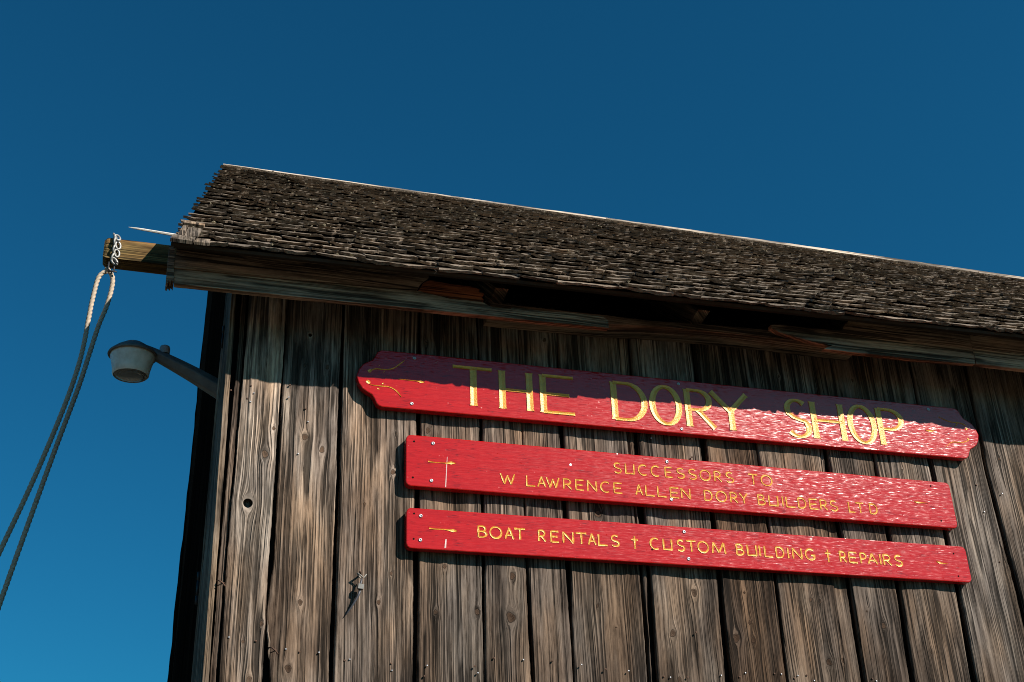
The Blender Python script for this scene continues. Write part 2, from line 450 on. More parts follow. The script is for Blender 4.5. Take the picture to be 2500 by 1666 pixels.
# board edges: left and right border as pixels at a few heights
BD = [
 ([(535,1380),(513,1666),(575.5,930)], [(549,1380),(526.5,1666),(588,930)], .006),
 ([(593,930),(553,1380),(534,1666)], [(700,740),(687,930),(656.4,1380),(639.5,1666)], -.004),
 ([(702.5,740),(692,930),(668,1380),(650,1500),(660,1666)], [(836,740),(828,930),(813.5,1380),(803,1666)], .003),
 ([(843,740),(837.5,930),(823,1380),(815,1666)], [(1021,755),(1016,1055),(1010,1380),(1007,1666)], -.003),
 ([(1028,755),(1028,1055),(1023,1380),(1020,1666)], [(1164,770),(1170,1040),(1177,1380),(1180.6,1666)], .002),
 ([(1168,770),(1179,1040),(1186,1380),(1187,1666)], [(1269,900),(1284,1380),(1298,1666)], .001),
 ([(1271,900),(1289,1380),(1305,1666)], [(1360,850),(1365,1039),(1381,1380),(1398.6,1666)], -.001),
 ([(1363,850),(1377,1039),(1394,1380),(1406,1666)], [(1516,900),(1549,1250),(1564,1395),(1582,1666)], .004),
 ([(1519,900),(1553,1250),(1571,1395),(1586,1600)], [(1540,900),(1560,1250),(1581,1395),(1590,1600)], .010),
 ([(1545,900),(1563,1100),(1590,1395),(1610,1666)], [(1695,900),(1712.5,1100),(1750,1395),(1771,1666)], .000),
 ([(1700,900),(1725,1100),(1762,1400),(1788,1666)], [(1823,940),(1845,1100),(1887,1400),(1919.5,1666)], -.003),
 ([(1827,940),(1853,1100),(1897,1400),(1925,1666)], [(1990,950),(2006,1130),(2035,1420),(2066,1666)], .002),
 ([(1992,950),(2008,1130),(2038,1420),(2069,1666)], [(1996,950),(2016,1150),(2068,1420),(2105,1666)], .006),
 ([(1999,950),(2025,1130),(2079,1420),(2114,1666)], [(2101,950),(2132,1130),(2184,1420),(2221,1666)], -.002),
 ([(2105,950),(2141,1130),(2198,1420),(2236,1666)], [(2232,950),(2270,1140),(2331,1433),(2372,1666)], .001),
 ([(2237,950),(2278,1140),(2343,1433),(2387,1666)], [(2362,940),(2403,1150),(2476,1433)], -.004),
 ([(2370,940),(2417,1150),(2490,1433)], [(2520,950),(2580,1200)], .003),
]
def edge_fn(pts):
    q = sorted([(p.z, p.x) for p in (at(x, y, YW) for x, y in pts)])
    zs = [a for a, b in q]; xs = [b for a, b in q]
    return lambda z: np.interp(z, zs, xs)
KW = [(at(x, y, YW), r_ / FPX * YW * 1.16) for x, y, r_ in KN]
HW = [(at(x, y, YW), r_ / FPX * YW * 1.16) for x, y, r_ in HOLES]

def wall_board(Lf, Rf, y0, seed, ztop=3.68, zbot=0.02, vis=True, mat=None, name="board", parent=None, cup=None):
    zs = np.concatenate([np.linspace(zbot, 2.2, 8)[:-1], np.arange(2.2, ztop, .010 if vis else .05), [ztop]])
    wid = float(Rf(2.7) - Lf(2.7))
    hh_ = [h for h in HW if float(Lf(h[0].z)) < h[0].x < float(Rf(h[0].z))]
    for h in hh_: zs = np.unique(np.concatenate([zs, np.arange(h[0].z - .03, h[0].z + .03, .0025)]))
    nx = max(6, int(wid / ((.0025 if hh_ else .005) if vis else .03)))
    s = np.linspace(0, 1, nx + 1)
    Z, S = np.meshgrid(zs, s, indexing='ij')
    L = Lf(zs) + .0016 * vnoise(zs * 9, seed) + .0008 * vnoise(zs * 41, seed + 5) + .0005 * vnoise(zs * 120, seed + 9)
    Rr = Rf(zs) + .0016 * vnoise(zs * 8, seed + 2) + .0008 * vnoise(zs * 37, seed + 7) + .0005 * vnoise(zs * 130, seed + 3)
    X = L[:, None] + (Rr - L)[:, None] * S
    c = cup if cup is not None else (.5 + abs(vnoise(np.array([seed * 3.3]), 4)[0])) * .0035
    Y = y0 + c * (1 - (2 * S - 1) ** 2) * (1 if seed % 3 else -1) + .0022 * vnoise2(X * 14, Z * 3, seed) + .0012 * vnoise2(X * 60, Z * 6, seed + 1) \
        + .0006 * vnoise2(X * 190, Z * 12, seed + 8)
    edge = np.minimum(S, 1 - S) * wid
    Y = Y + .003 * np.exp(-(edge / .0035) ** 2)
    PSI = X.copy(); KD = np.full(X.shape, 9.0)
    cx = (Lf(2.7) + Rf(2.7)) / 2
    for kp, kr in KW + HW:
        if not (float(Lf(kp.z)) - .006 < kp.x < float(Rf(kp.z)) + .006): continue
        hole = any(kp is h[0] for h in HW)
        kr = kr * (.70 if not hole else 1.1)
        dx = X - kp.x; dz = (Z - kp.z)
        r2 = dx ** 2 + (dz * .5) ** 2; r_ = np.sqrt(r2)
        PSI = PSI - dx * np.minimum((kr * 1.1) ** 2 / np.maximum(r2, 1e-9), 1.0) * np.exp(-(r_ / (kr * 4.5)) ** 2)
        rk = np.sqrt(dx ** 2 + (dz * .82) ** 2) / kr
        rk = rk * (1 + .14 * np.sin(np.arctan2(dz, dx) * 3 + kp.x * 50) + .10 * np.sin(np.arctan2(dz, dx) * 2 + kp.z * 70))
        if not hole:
            KD = np.minimum(KD, rk)
            Y = Y - .0035 * np.exp(-((rk - 1.35) / .8) ** 2) + .002 * np.exp(-(rk / .7) ** 2)
        else:
            KD = np.minimum(KD, rk * 1.0 + .35)
            Y = Y - .003 * np.exp(-((rk - 1.3) / .5) ** 2)
    nz = len(zs); n1 = nx + 1
    keep = np.ones(X.shape, bool)
    for kp, kr in HW:
        if not (float(Lf(kp.z)) < kp.x < float(Rf(kp.z))): continue
        dx = X - kp.x; dz = Z - kp.z; r_ = np.hypot(dx, dz)
        kr = kr * 1.1
        ins = r_ < kr
        f = np.where(ins, kr / np.maximum(r_, 1e-6), 1.0)
        X = np.where(ins, kp.x + dx * f, X); Z = np.where(ins, kp.z + dz * f, Z)
        keep &= ~ins
    th = .024
    V = np.stack([X, Y, Z], -1).reshape(-1, 3)
    lb = np.stack([X[:, 0] + .0005, Y[:, 0] * 0 + y0 + th, Z[:, 0]], -1)
    rb = np.stack([X[:, -1] - .0005, Y[:, -1] * 0 + y0 + th, Z[:, -1]], -1)
    V = np.concatenate([V, lb, rb])
    UV = np.stack([PSI - cx, Z], -1).reshape(-1, 2)
    UV = np.concatenate([UV, np.stack([PSI[:, 0] - cx - th, Z[:, 0]], -1), np.stack([PSI[:, -1] - cx + th, Z[:, -1]], -1)])
    K = np.concatenate([KD.reshape(-1), np.full(2 * nz, 9.0)]); K = np.stack([K, K * 0], -1)
    F = []; b0 = nz * n1
    kf = keep
    for i in range(nz - 1):
        for j in range(nx):
            if kf[i, j] or kf[i + 1, j] or kf[i, j + 1] or kf[i + 1, j + 1]:
                F.append((i * n1 + j, i * n1 + j + 1, (i + 1) * n1 + j + 1, (i + 1) * n1 + j))
        F.append((b0 + i, i * n1, (i + 1) * n1, b0 + i + 1))
        F.append((i * n1 + nx, b0 + nz + i, b0 + nz + i + 1, (i + 1) * n1 + nx))
        F.append((b0 + nz + i, b0 + i, b0 + i + 1, b0 + nz + i + 1))
    F.append(tuple([b0] + [b0 + nz] + [nx - j for j in range(nx + 1)]))
    F.append(tuple([b0 + 2 * nz - 1, b0 + nz - 1] + [(nz - 1) * n1 + j for j in range(nx + 1)]))
    return mesh_obj(name, V, F, mat or M_WALL, parent or fw, True, UV, K)

TONES = [(.85, .93), (1.5, 1.01), (1.15, .98), (1.12, .95), (.92, .98), (.88, .95), (.95, .93), (.80, .96), (.9, .93), (1.02, .99), (.60, .88),
         (.84, .94), (.7, .95), (.82, .95), (.86, .98), (.98, 1.0), (.78, .98)]
for i, (Lp, Rp, dy) in enumerate(BD):
    Lf, Rf = edge_fn(Lp), edge_fn(Rp)
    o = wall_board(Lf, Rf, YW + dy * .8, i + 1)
    t_ = TONES[i]; o.color = (t_[0], t_[0] * t_[1], t_[0] * t_[1] ** 1.8, 1)
x = float(edge_fn(BD[-1][1])(3.0)) + .012
i = 40
while x < XEND:
    w = random.uniform(.17, .28)
    a, b = x, min(x + w, XEND)
    wall_board(lambda z, a=a: np.interp(z, [0, 1], [a, a]), lambda z, b=b: np.interp(z, [0, 1], [b, b]), YW + random.uniform(-.004, .004), i, vis=False)
    x = b + random.uniform(.008, .014); i += 1

# split slivers standing in the gaps
def sliver(p0, p1, w, y, seed):
    a = Acc(); pts = []
    for k in range(12):
        t = k / 11; p = Vector(p0).lerp(Vector(p1), t); p.x += .0015 * math.sin(k * 1.7 + seed)
        pts.append(p)
    a.tube(pts, [w * (1 - .9 * (abs(2 * k / 11 - 1)) ** 3) for k in range(12)], 5)
    o = a.build("sliver", M_WALL, fw)
    uv = o.data.uv_layers.new(name="grain"); uv2 = o.data.uv_layers.new(name="knot")
    for l in o.data.loops:
        c = o.data.vertices[l.vertex_index].co
        uv.data[l.index].uv = (c.x, c.z); uv2.data[l.index].uv = (9, 9)
    return o
sliver(at(652,1515,3.50), at(664,1666,3.51), .0035, 3.5, 1)
sliver(at(2437,1310,3.495), at(2470,1420,3.5), .003, 3.5, 2)

# ---- flat planks of any outline (fascia, plate, trim)
def slab(name, outline, Y, th, mat, parent, jag=0.0, seed=0, world=False, top=None):
    """outline: pixels (or world x, z) on the plane y = Y, extruded to y + th"""
    pts = [(p[0], p[1]) for p in outline] if world else [(lambda q: (q.x, q.z))(at(x, y, Y)) for x, y in outline]
    P = []
    n = len(pts)
    for i in range(n):
        a = Vector(pts[i]).to_3d(); b = Vector(pts[(i + 1) % n]).to_3d()
        m = max(1, int((b - a).length / .012)) if jag else 1
        for k in range(m):
            q = a.lerp(b, k / m)
            if jag and k: q += Vector((random.uniform(-jag, jag) * .4, random.uniform(-jag, jag), 0))
            P.append((q.x, q.y))
    m = len(P)
    V = [(p[0], Y + .0, p[1]) for p in P] + [(p[0], Y + th, p[1]) for p in P]
    F = [tuple(range(m)), tuple(range(2 * m - 1, m - 1, -1))] + [(i, i + m, (i + 1) % m + m, (i + 1) % m) for i in range(m)]
    UV = [(p[1] + seed, p[0]) for p in P] + [(p[1] + seed + th, p[0]) for p in P]
    o = mesh_obj(name, V, F, mat, parent, False, UV)
    bmx = bmesh.new(); bmx.from_mesh(o.data); bmesh.ops.recalc_face_normals(bmx, faces=bmx.faces)
    bmesh.ops.triangulate(bmx, faces=[f for f in bmx.faces if len(f.verts) > 4]); bmx.to_mesh(o.data); bmx.free()
    return o

roof = mesh_obj("roof", [], [], None, shed)   # filled below
YF = 3.315
def ztop(px): p = at(px, 700, YF); return p.x
TOP = lambda x: eave(x).z + .84 * (YF - YE) - .020          # fascia tops tuck under the roof deck
tl = at(425, 693, YF)
def fpx(px, py, Y=YF): p = at(px, py, Y); return (p.x, p.z)
oA = [fpx(425,693), fpx(700,722), fpx(950,747), fpx(1150,767), fpx(1320,785), fpx(1487,801), fpx(1485,783), fpx(1469,772), fpx(1405,765),
      fpx(1328,760), fpx(1252,751), fpx(1247,755), fpx(1200,749), fpx(1178,738), fpx(1100,730), fpx(1027,712), fpx(700,684), fpx(425,657)]
slab("fascia_board", oA, YF, .022, M_FASCIA, roof, jag=.0006, world=True)
xa = fpx(425,657); xb = fpx(1027,709)
oB = [(xa[0], xa[1] + .0022), (fpx(700,683)[0], fpx(700,683)[1] + .0022), (fpx(1018,709)[0], fpx(1018,709)[1] + .0022), fpx(1030,690), fpx(1046,680),
      (fpx(1046,672)[0], TOP(1.0)), (xa[0], TOP(xa[0]))]
slab("fascia_board", oB, YF - .003, .022, M_FASCIA, roof, seed=.4, world=True)
oC = [fpx(1022,708), fpx(1034,690), fpx(1050,682), fpx(1110,694), fpx(1150,698), fpx(1172,706), fpx(1170,712), fpx(1183,716), fpx(1176,724), fpx(1182,731), fpx(1176,736), fpx(1100,727)]
slab("rotten_board", oC, YF + .004, .018, M_ROT, roof, jag=.0012, world=True, seed=.9)
# ragged right-hand fascia
oD = [fpx(1882,794), fpx(1905,793), fpx(1983,802), fpx(2056,808), fpx(2060,797), fpx(2068,788)]
xr = at(2700, 800, YF).x + .5
oD += [(oD[-1][0] + .02, TOP(oD[-1][0]) - .006), (fpx(2379,815)[0], TOP(2.6)), fpx(2381,889), fpx(2232,877), fpx(2012,852), fpx(2033,843), fpx(1983,834), fpx(1906,813), fpx(1883,801)]
slab("fascia_board", oD, YF, .022, M_FASCIA, roof, jag=.0008, world=True, seed=1.3)
e1 = fpx(2383,889); e0 = fpx(2500,903); sl_ = (e0[1] - e1[1]) / (e0[0] - e1[0])
oE = [e1, (XEND, e1[1] + sl_ * (XEND - e1[0])), (XEND, TOP(XEND)), (e1[0], TOP(e1[0]))]
slab("fascia_board", oE, YF - .002, .022, M_FASCIA, roof, world=True, seed=1.9)
# plate seen through the rotten gap
YP = 3.40
def ppx(px, py): return fpx(px, py, YP)
oP = [ppx(1200,762), ppx(1494,792), ppx(1584,796), ppx(1737,809), ppx(1817,817), ppx(1914,829), ppx(2100,852), ppx(2100,830), ppx(1880,806), ppx(1753,795), ppx(1584,783), ppx(1456,768), ppx(1265,747), ppx(1200,740)]
slab("wall_plate", oP, YP, .10, M_FASCIA, roof, jag=.0005, world=True, seed=2.4)
# a second plate behind carries on to both ends
pz0 = ppx(1200,745)[1]
# rafters (tails show in the gap)
def rafter(xc, w=.045):
    a = Acc(); h0, h1 = -.055, -.135
    vs = []
    for sx in (-w / 2, w / 2):
        for s, h in ((.19, h0), (SL - .02, h0), (SL - .02, h1), (.26, h1)):
            p = rp(xc + sx, s, h); vs.append(p)
    a.add(vs, [(0, 1, 2, 3), (7, 6, 5, 4), (0, 4, 5, 1), (1, 5, 6, 2), (2, 6, 7, 3), (3, 7, 4, 0)])
    o = a.build("rafter", M_FASCIA, roof)
    uv = o.data.uv_layers.new(name="grain"); uv2 = o.data.uv_layers.new(name="knot")
    for l in o.data.loops:
        c = o.data.vertices[l.vertex_index].co; uv.data[l.index].uv = (c.z - c.y * .8 + c.x, c.y); uv2.data[l.index].uv = (9, 9)
xs_ = [at(1217, 720, 3.42).x, at(1707, 775, 3.42).x]
st = xs_[1] - xs_[0]
for k in (-1, 0, 1, 2, 3, 4, 5):
    xr_ = xs_[0] + k * st
    if .3 < xr_ < XEND: rafter(xr_)

# ---- roof deck, both slopes
def deck():
    v = []; f = []
    back_e = lambda x: Vector((x, 2 * YR - YE, eave(x).z))
    for n in (-.006, -.026):
        for (x0, s) in ((xleft(.10) + .004, .10), (xleft(SL) + .004, SL)):
            v.append(rp(x0, s, n)); v.append(rp(XEND, s, n))
        dz = n / math.cos(R(40))
        v.append(back_e(.45) + Vector((0, 0, dz))); v.append(back_e(XEND) + Vector((0, 0, dz)))
    f = [(0, 1, 3, 2), (2, 3, 5, 4), (6, 8, 9, 7), (8, 10, 11, 9), (0, 6, 7, 1), (4, 5, 11, 10), (0, 2, 8, 6), (2, 4, 10, 8), (1, 7, 9, 3), (3, 9, 11, 5)]
    me = roof.data
    me.from_pydata([tuple(p) for p in v], [], f); me.update()
    me.materials.append(M_DARKDECK)
M_DARKDECK = simple("dark roof deck boards", (.045, .034, .026), .9, 0, .3, 20, .002, .1)
deck()

# starter strip under the first course
a = Acc(); v = [rp(x_, s_, n_) for n_ in (.004, -.006) for (x_, s_) in ((.0, .008), (XEND, .008), (XEND, .2), (.02, .2))]
a.add(v, [(0, 1, 2, 3), (7, 6, 5, 4), (0, 4, 5, 1), (1, 5, 6, 2), (2, 6, 7, 3), (3, 7, 4, 0)])
a.build("starter_strip", M_DARKDECK, roof)
# ---- shingles
def shingle_mesh(seed, W=1.0, even=1.0):
    rs = random.Random(seed)
    nx = 8; L = .165
    butt = []; cur = rs.uniform(-.004, .004)
    for j in range(nx + 1):
        cur = .6 * cur + rs.uniform(-.0035, .0035); butt.append(cur)
    if rs.random() < .6:
        j0 = rs.choice([0, nx]);
        for j in range(nx + 1):
            butt[j] += max(0, .016 - abs(j - j0) * .006)
    if rs.random() < .3:
        jj = rs.randrange(2, nx - 1); butt[jj] += rs.uniform(.008, .02)
    butt = [b * even for b in butt]
    curl = rs.uniform(0, .005); side = rs.choice([-1, 1]); th = rs.uniform(.007, .011)
    v = []
    for j in range(nx + 1):
        s = j / nx; c = curl * (abs(2 * s - 1) ** 2) * (1 if rs.random() < .9 else .4) + rs.uniform(-.0012, .0012) + side * (s - .5) * .004
        y0 = butt[j]; t = th * rs.uniform(.7, 1.15)
        xj = (s - .5) + (rs.uniform(-.02, .02) if 0 < j < nx else 0)
        v += [(xj, y0 + .003, .017 - t + c), (xj, y0, .017 + c + rs.uniform(-.002, .002)), (xj, y0 + .055, .0115 + c * .5 + rs.uniform(-.0012, .0012)), (xj, L, -.001)]
    f = []
    for j in range(nx):
        for k in range(3):
            f.append((4 * j + k, 4 * j + 4 + k, 4 * j + 5 + k, 4 * j + 1 + k))
        f.append((4 * j + 3, 4 * j + 7, 4 * j + 4, 4 * j))
    f.append((0, 1, 2, 3)); f.append((4 * nx + 3, 4 * nx + 2, 4 * nx + 1, 4 * nx))
    return v, f
variants = [shingle_mesh(s) for s in range(28)] + [shingle_mesh(90 + s, even=.35) for s in range(8)]
vmesh = []
for v, f in variants:
    me = bpy.data.meshes.new("shingle"); me.from_pydata(v, [], f); me.update(); me.materials.append(M_SHINGLE); vmesh.append(me)
NC = 27; EXP = (SL - .03) / NC
items = []
for c in range(NC):
    s = c * EXP
    x = xleft(s) + random.uniform(-.006, .005) + .004 * math.sin(c * 1.1)
    while x < XEND:
        w = random.choice([.075, .09, .10, .115, .13, .15]) * random.uniform(.9, 1.1)
        sag = .004 * math.sin(x * 3.1 + c * .25) + .003 * math.sin(x * 7.7)
        items.append((x + w / 2, s + random.uniform(-.004, .004) * (1 if c else .4) - (.008 if c == 0 else 0) + sag, w - random.uniform(.0012, .0032), c))
        x += w
def sh_matrix(it):
    x, s, w, c = it
    p = rp(x, s, .004 * random.random() * (random.random() < .2) + .002 * math.sin(x * 5 + c))
    d = (rp(x, s + .1) - rp(x, s)).normalized()
    t = (rp(x + .1, s) - rp(x, s)).normalized(); n = t.cross(d).normalized(); t = d.cross(n)
    m = Matrix((t, d, n)).transposed()
    m = m @ Matrix.Rotation(random.uniform(-.02, .02), 3, 'Z') @ Matrix.Rotation(random.uniform(-.008, .006), 3, 'X')
    if c <= 2 and x < .25: pass
    return Matrix.Translation(p) @ m.to_4x4() @ Matrix.Diagonal((w, min(1, max(.2, (SL - s) / .167)), 1, 1))
def visible(it):
    v = CM.transposed() @ (rp(it[0], it[1]) - CAM)
    return abs(v.x / -v.z * FPX) < 1290 and abs(v.y / -v.z * FPX) < 860
items.sort(key=lambda it: (not visible(it), (rp(it[0], it[1]) - CAM).length - it[2] * 3))
mi = Matrix.Translation(-Vector(shed.location))
restV = []; restF = []; restT = []
for k, it in enumerate(items):
    M4 = sh_matrix(it)
    if k < 300:
        o = bpy.data.objects.new("shingle", vmesh[random.randrange(28) if it[3] else 28 + random.randrange(8)])
        COL.objects.link(o); o.parent = roof; o.matrix_parent_inverse = Matrix.Identity(4)
        o.matrix_basis = M4
    else:
        v, f = variants[random.randrange(28) if it[3] else 28 + random.randrange(8)]; n = len(restV)
        restV += [tuple(M4 @ Vector(q)) for q in v]; restF += [tuple(a + n for a in q) for q in f]
        restT += [random.random()] * len(v)
o = mesh_obj("shingles", restV, restF, M_SHINGLE, roof)
o["kind"] = "stuff"
at_ = o.data.attributes.new("tone", 'FLOAT', 'POINT'); at_.data.foreach_set("value", restT)
# simple back slope of shingle courses
a = Acc()
for c in range(25):
    s0 = c * .113; y0 = 2 * YR - YE - s0 * .766; z0 = 3.56 + s0 * .643
    a.box(((XEND + .5) / 2, y0, z0 - .004), ((XEND - .5) / 2, .085, .006), Matrix.Rotation(R(-36), 3, 'X'))
o = a.build("back_shingles", M_SHINGLE, roof); o["kind"] = "stuff"
# pale lichen crusts and moss lumps on the shingles
a = Acc()
for k in range(900):
    s = random.random() ** .8 * SL; x = random.uniform(xleft(s) + .02, 6.0)
    if math.sin(x * 2.3) + math.sin(s * 3.1 + x) + random.uniform(-1.6, 1.6) < 0: continue
    p = rp(x, s, .018 + random.uniform(-.006, .004)); r_ = random.uniform(.0025, .006) * (1.5 if random.random() < .06 else 1)
    vs = [p + Vector((random.uniform(.7, 1.5) * r_ * dx, random.uniform(.7, 1.3) * r_ * dy, random.uniform(.5, 1.0) * r_ * dz)) for dx, dy, dz in
          ((1, 0, 0), (-1, 0, 0), (0, 1, 0), (0, -1, 0), (0, 0, 1), (0, 0, -1))]
    a.add(vs, [(0, 2, 4), (2, 1, 4), (1, 3, 4), (3, 0, 4), (2, 0, 5), (1, 2, 5), (3, 1, 5), (0, 3, 5)])
o = a.build("lichen", M_LICHEN, roof); o["kind"] = "stuff"

# ridge cap boards
def plank3(name, P00, P10, P11, P01, n, th, mat, parent, seed=0, seg=1):
    """plank on a quad (P00-P10 runs along the grain), thickness th along n"""
    n = Vector(n).normalized(); V = []; UV = []
    L = (P10 - P00).length; W = (P01 - P00).length
    for k in range(seg + 1):
        t = k / seg; a_ = P00.lerp(P10, t); b_ = P01.lerp(P11, t)
        j1 = Vector((0, 0, random.uniform(-.0008, .0008))) if seg > 1 else Vector(); 
        V += [a_ + j1, b_ + j1, b_ + j1 + n * th, a_ + j1 + n * th]
        UV += [(seed, t * L), (seed + W, t * L), (seed + W + th, t * L), (seed - th, t * L)]
    F = []
    for k in range(seg):
        for q in range(4):
            F.append((4 * k + q, 4 * k + (q + 1) % 4, 4 * k + 4 + (q + 1) % 4, 4 * k + 4 + q))
    F.append((3, 2, 1, 0)); F.append(tuple(4 * seg + q for q in range(4)))
    o = mesh_obj(name, V, F, mat, parent, False, UV)
    bmx = bmesh.new(); bmx.from_mesh(o.data); bmesh.ops.recalc_face_normals(bmx, faces=bmx.faces); bmx.to_mesh(o.data); bmx.free()
    return o
xl = xleft(SL) + .004; xx = [xl, 2.35, 4.1, XEND]
for k in range(3):
    x0, x1 = xx[k] + .002, xx[k + 1]
    a_, b_ = rp(x0, SL - .09, .012), rp(x1, SL - .09, .012)
    c_, d_ = rp(x1, SL - .006, .004), rp(x0, SL - .006, .004)
    plank3("ridge_board", a_, b_, c_, d_, (0, -.64, .77), .012, M_SHINGLE, roof, seed=k * .7, seg=24)
    # pale strip standing along the ridge
    ha, hb = (.016, .022, .029, .029)[k], (.022, .029, .029, .029)[k]
    pa, pb = rp(x0, SL, .010), rp(x1, SL, .010)
    plank3("ridge_strip", pa, pb, pb + Vector((0, .004, hb)), pa + Vector((0, .004, ha)), (0, 1, 0), .03, M_STRIP, roof, seed=3 + k, seg=30)
# bare pale shingles at the lower left corner of the roof
def quadslab(name, pts, Yn, mat, parent, th=.008, seed=0):
    V = [Vector(p) for p in pts]; n = (V[1] - V[0]).cross(V[2] - V[1]).normalized()
    if n.y > 0: n = -n
    m = len(V); VV = [p + n * th for p in V] + V
    F = [tuple(range(m)), tuple(range(2 * m - 1, m - 1, -1))] + [(i, i + m, (i + 1) % m + m, (i + 1) % m) for i in range(m)]
    UV = [(p.x * 1.0 + seed, p.y + p.z) for p in VV]
    o = mesh_obj(name, VV, F, mat, parent, False, UV)
    bmx = bmesh.new(); bmx.from_mesh(o.data); bmesh.ops.recalc_face_normals(bmx, faces=bmx.faces); bmx.to_mesh(o.data); bmx.free()
    return o
def rpx(px, py, n=.03):      # point of the roof surface seen at a pixel
    v = CM @ Vector((px - 1250.0, 833.0 - py, -FPX))
    P0 = rp(.1, 0, n); N = (rp(.1, 0, 1) - rp(.1, 0, 0))
    return CAM + v * ((P0 - CAM).dot(N) / v.dot(N))
quadslab("bare_shingle", [rpx(433,577), rpx(447,555), rpx(458,556), rpx(448,579)], 0, M_PALE, roof, .006, 1)
quadslab("bare_shingle", [rpx(450,579), rpx(460,557), rpx(494,562), rpx(482,581)], 0, M_PALE, roof, .004, 2)
quadslab("bare_shingle", [rpx(415,590), rpx(424,580), rpx(476,588), rpx(470,597)], 0, M_PALE, roof, .010, 3)
quadslab("bare_shingle", [rpx(474,597), rpx(480,588), rpx(513,591), rpx(511,601)], 0, M_PALE, roof, .008, 4)
quadslab("bare_shingle", [rpx(445,549), rpx(449,544), rpx(500,553), rpx(497,557)], 0, M_TRIM, roof, .008, 5)

# end piece of the eave box, ragged at the bottom
slab("eave_end_board", [(413,600),(427,602),(424,690),(419,684),(416,691),(412,685),(409,691),(405,689)], YF - .006, .05, M_DARKWOOD if False else M_FASCIA, roof, seed=3.3)

# ---- corner post and gable side
A0, A1 = at(561,780,3.492), at(493,1666,3.492)
B0, B1 = at(573,780,3.492), at(508.6,1666,3.492)
C0, C1 = at(549.5,780,3.64), at(470,1666,3.64)
def ext(p, q, z): t = (z - p.z) / (q.z - p.z); return p + (q - p) * t
def column(name, corners, z0, z1, mat, parent, seed=0, seg=60, jit=.0012):
    """corners: list of (P, Q) lines giving the prism's edges"""
    V = []; UV = []; F = []
    n = len(corners)
    for k in range(seg + 1):
        z = z0 + (z1 - z0) * k / seg; acc = 0; prev = None
        for ci, (p, q) in enumerate(corners):
            w = ext(p, q, z)
            w = w + Vector((jit * float(vnoise(np.array([z * 14 + ci * 9]), seed)[0]), 0, 0))
            if prev is not None: acc += (w - prev).length
            prev = w
            V.append(w); UV.append((acc + seed, z))
    for k in range(seg):
        for q in range(n):
            F.append((n * k + q, n * k + (q + 1) % n, n * k + n + (q + 1) % n, n * k + n + q))
    F.append(tuple(range(n))[::-1]); F.append(tuple(n * seg + q for q in range(n)))
    o = mesh_obj(name, V, F, mat, parent, False, UV)
    bmx = bmesh.new(); bmx.from_mesh(o.data); bmesh.ops.recalc_face_normals(bmx, faces=bmx.faces); bmx.to_mesh(o.data); bmx.free()
    return o
bk = Vector((.004, .17, 0))
column("corner_board", [(C0, C1), (A0, A1), (B0, B1), (B0 + Vector((0, .03, 0)), B1 + Vector((0, .03, 0))), (C0 + Vector((.02, .002, 0)), C1 + Vector((.02, .002, 0)))], 0.02, 3.70, M_TRIM, shed, seed=5)
# thin worn edge strip on the back of the corner board
E0, E1 = at(545.5,780,3.66), at(466,1666,3.66)
column("edge_strip", [(E0, E1), (E0 + Vector((.004, -.012, 0)), E1 + Vector((.004, -.012, 0))), (E0 + Vector((.02, .0, 0)), E1 + Vector((.02, .0, 0)))], 0.02, 3.70, M_TRIM, shed, seed=6, seg=20)
# gable boards, dark, seen edge-on from the front
YB = 5.2
G0, G1 = at(520,705,YB), at(420,1666,YB)
H0, H1 = at(508.5,705,YB + .02), at(408.5,1666,YB + .02)
gf0, gf1 = C0 + Vector((.012, .01, 0)), C1 + Vector((.012, .01, 0))
def gz(Y): return eave(0).z + .84 * (Y - YE) - .09
gw = empty("gable_wall", (.2, 4.4, 0)); gw.parent = shed; gw.matrix_parent_inverse = Matrix.Translation(-shed.location)
ng = 7
for k in range(ng):
    t0, t1 = k / ng + .003, (k + 1) / ng - .003
    zt = gz(3.66 + (YB - 3.66) * t0)
    pts = []
    for t in (t0, t1):
        for z in (.02, zt):
            a_ = ext(gf0, gf1, z); b_ = ext(G0, G1, z)
            pts.append(a_.lerp(b_, t))
    zt2 = gz(pts[2].y); pts[3] = ext(gf0, gf1, zt2).lerp(ext(G0, G1, zt2), t1)
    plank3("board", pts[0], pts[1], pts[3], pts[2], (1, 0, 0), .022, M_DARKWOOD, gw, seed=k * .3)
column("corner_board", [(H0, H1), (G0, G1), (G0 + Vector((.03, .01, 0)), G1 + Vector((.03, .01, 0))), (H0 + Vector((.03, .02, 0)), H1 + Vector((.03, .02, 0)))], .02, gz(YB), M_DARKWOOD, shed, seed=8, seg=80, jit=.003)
# the gable runs on to the ridge and down the back, out of sight
p1 = ext(G0, G1, 0.0); p2 = Vector((.42, 2 * YR - YE - .3, 0)); pm = Vector((.30, YR, 0))
a = Acc()
for P_, Q_ in ((Vector((p1.x + .03, p1.y, 0)), pm), (pm, p2)):
    zz = lambda p: (gz(p.y) if p.y <= YR else gz(2 * YR - p.y))
    a.add([P_, Q_, Vector((Q_.x, Q_.y, zz(Q_))), Vector((P_.x, P_.y, zz(P_)))] + [q + Vector((.03, 0, 0)) for q in (P_, Q_, Vector((Q_.x, Q_.y, zz(Q_))), Vector((P_.x, P_.y, zz(P_))))],
          [(0, 3, 2, 1), (4, 5, 6, 7), (0, 1, 5, 4), (1, 2, 6, 5), (2, 3, 7, 6), (3, 0, 4, 7)])
a.build("rear_gable", M_DARKDECK, gw)
a = Acc(); a.box(((XEND + .42) / 2, 7.4, 1.75), ((XEND - .42) / 2, .03, 1.75)); a.build("back_wall", M_DARKDECK, shed)
a = Acc()
zr_ = ridge(XEND).z - .08; ze_ = eave(XEND).z + .1
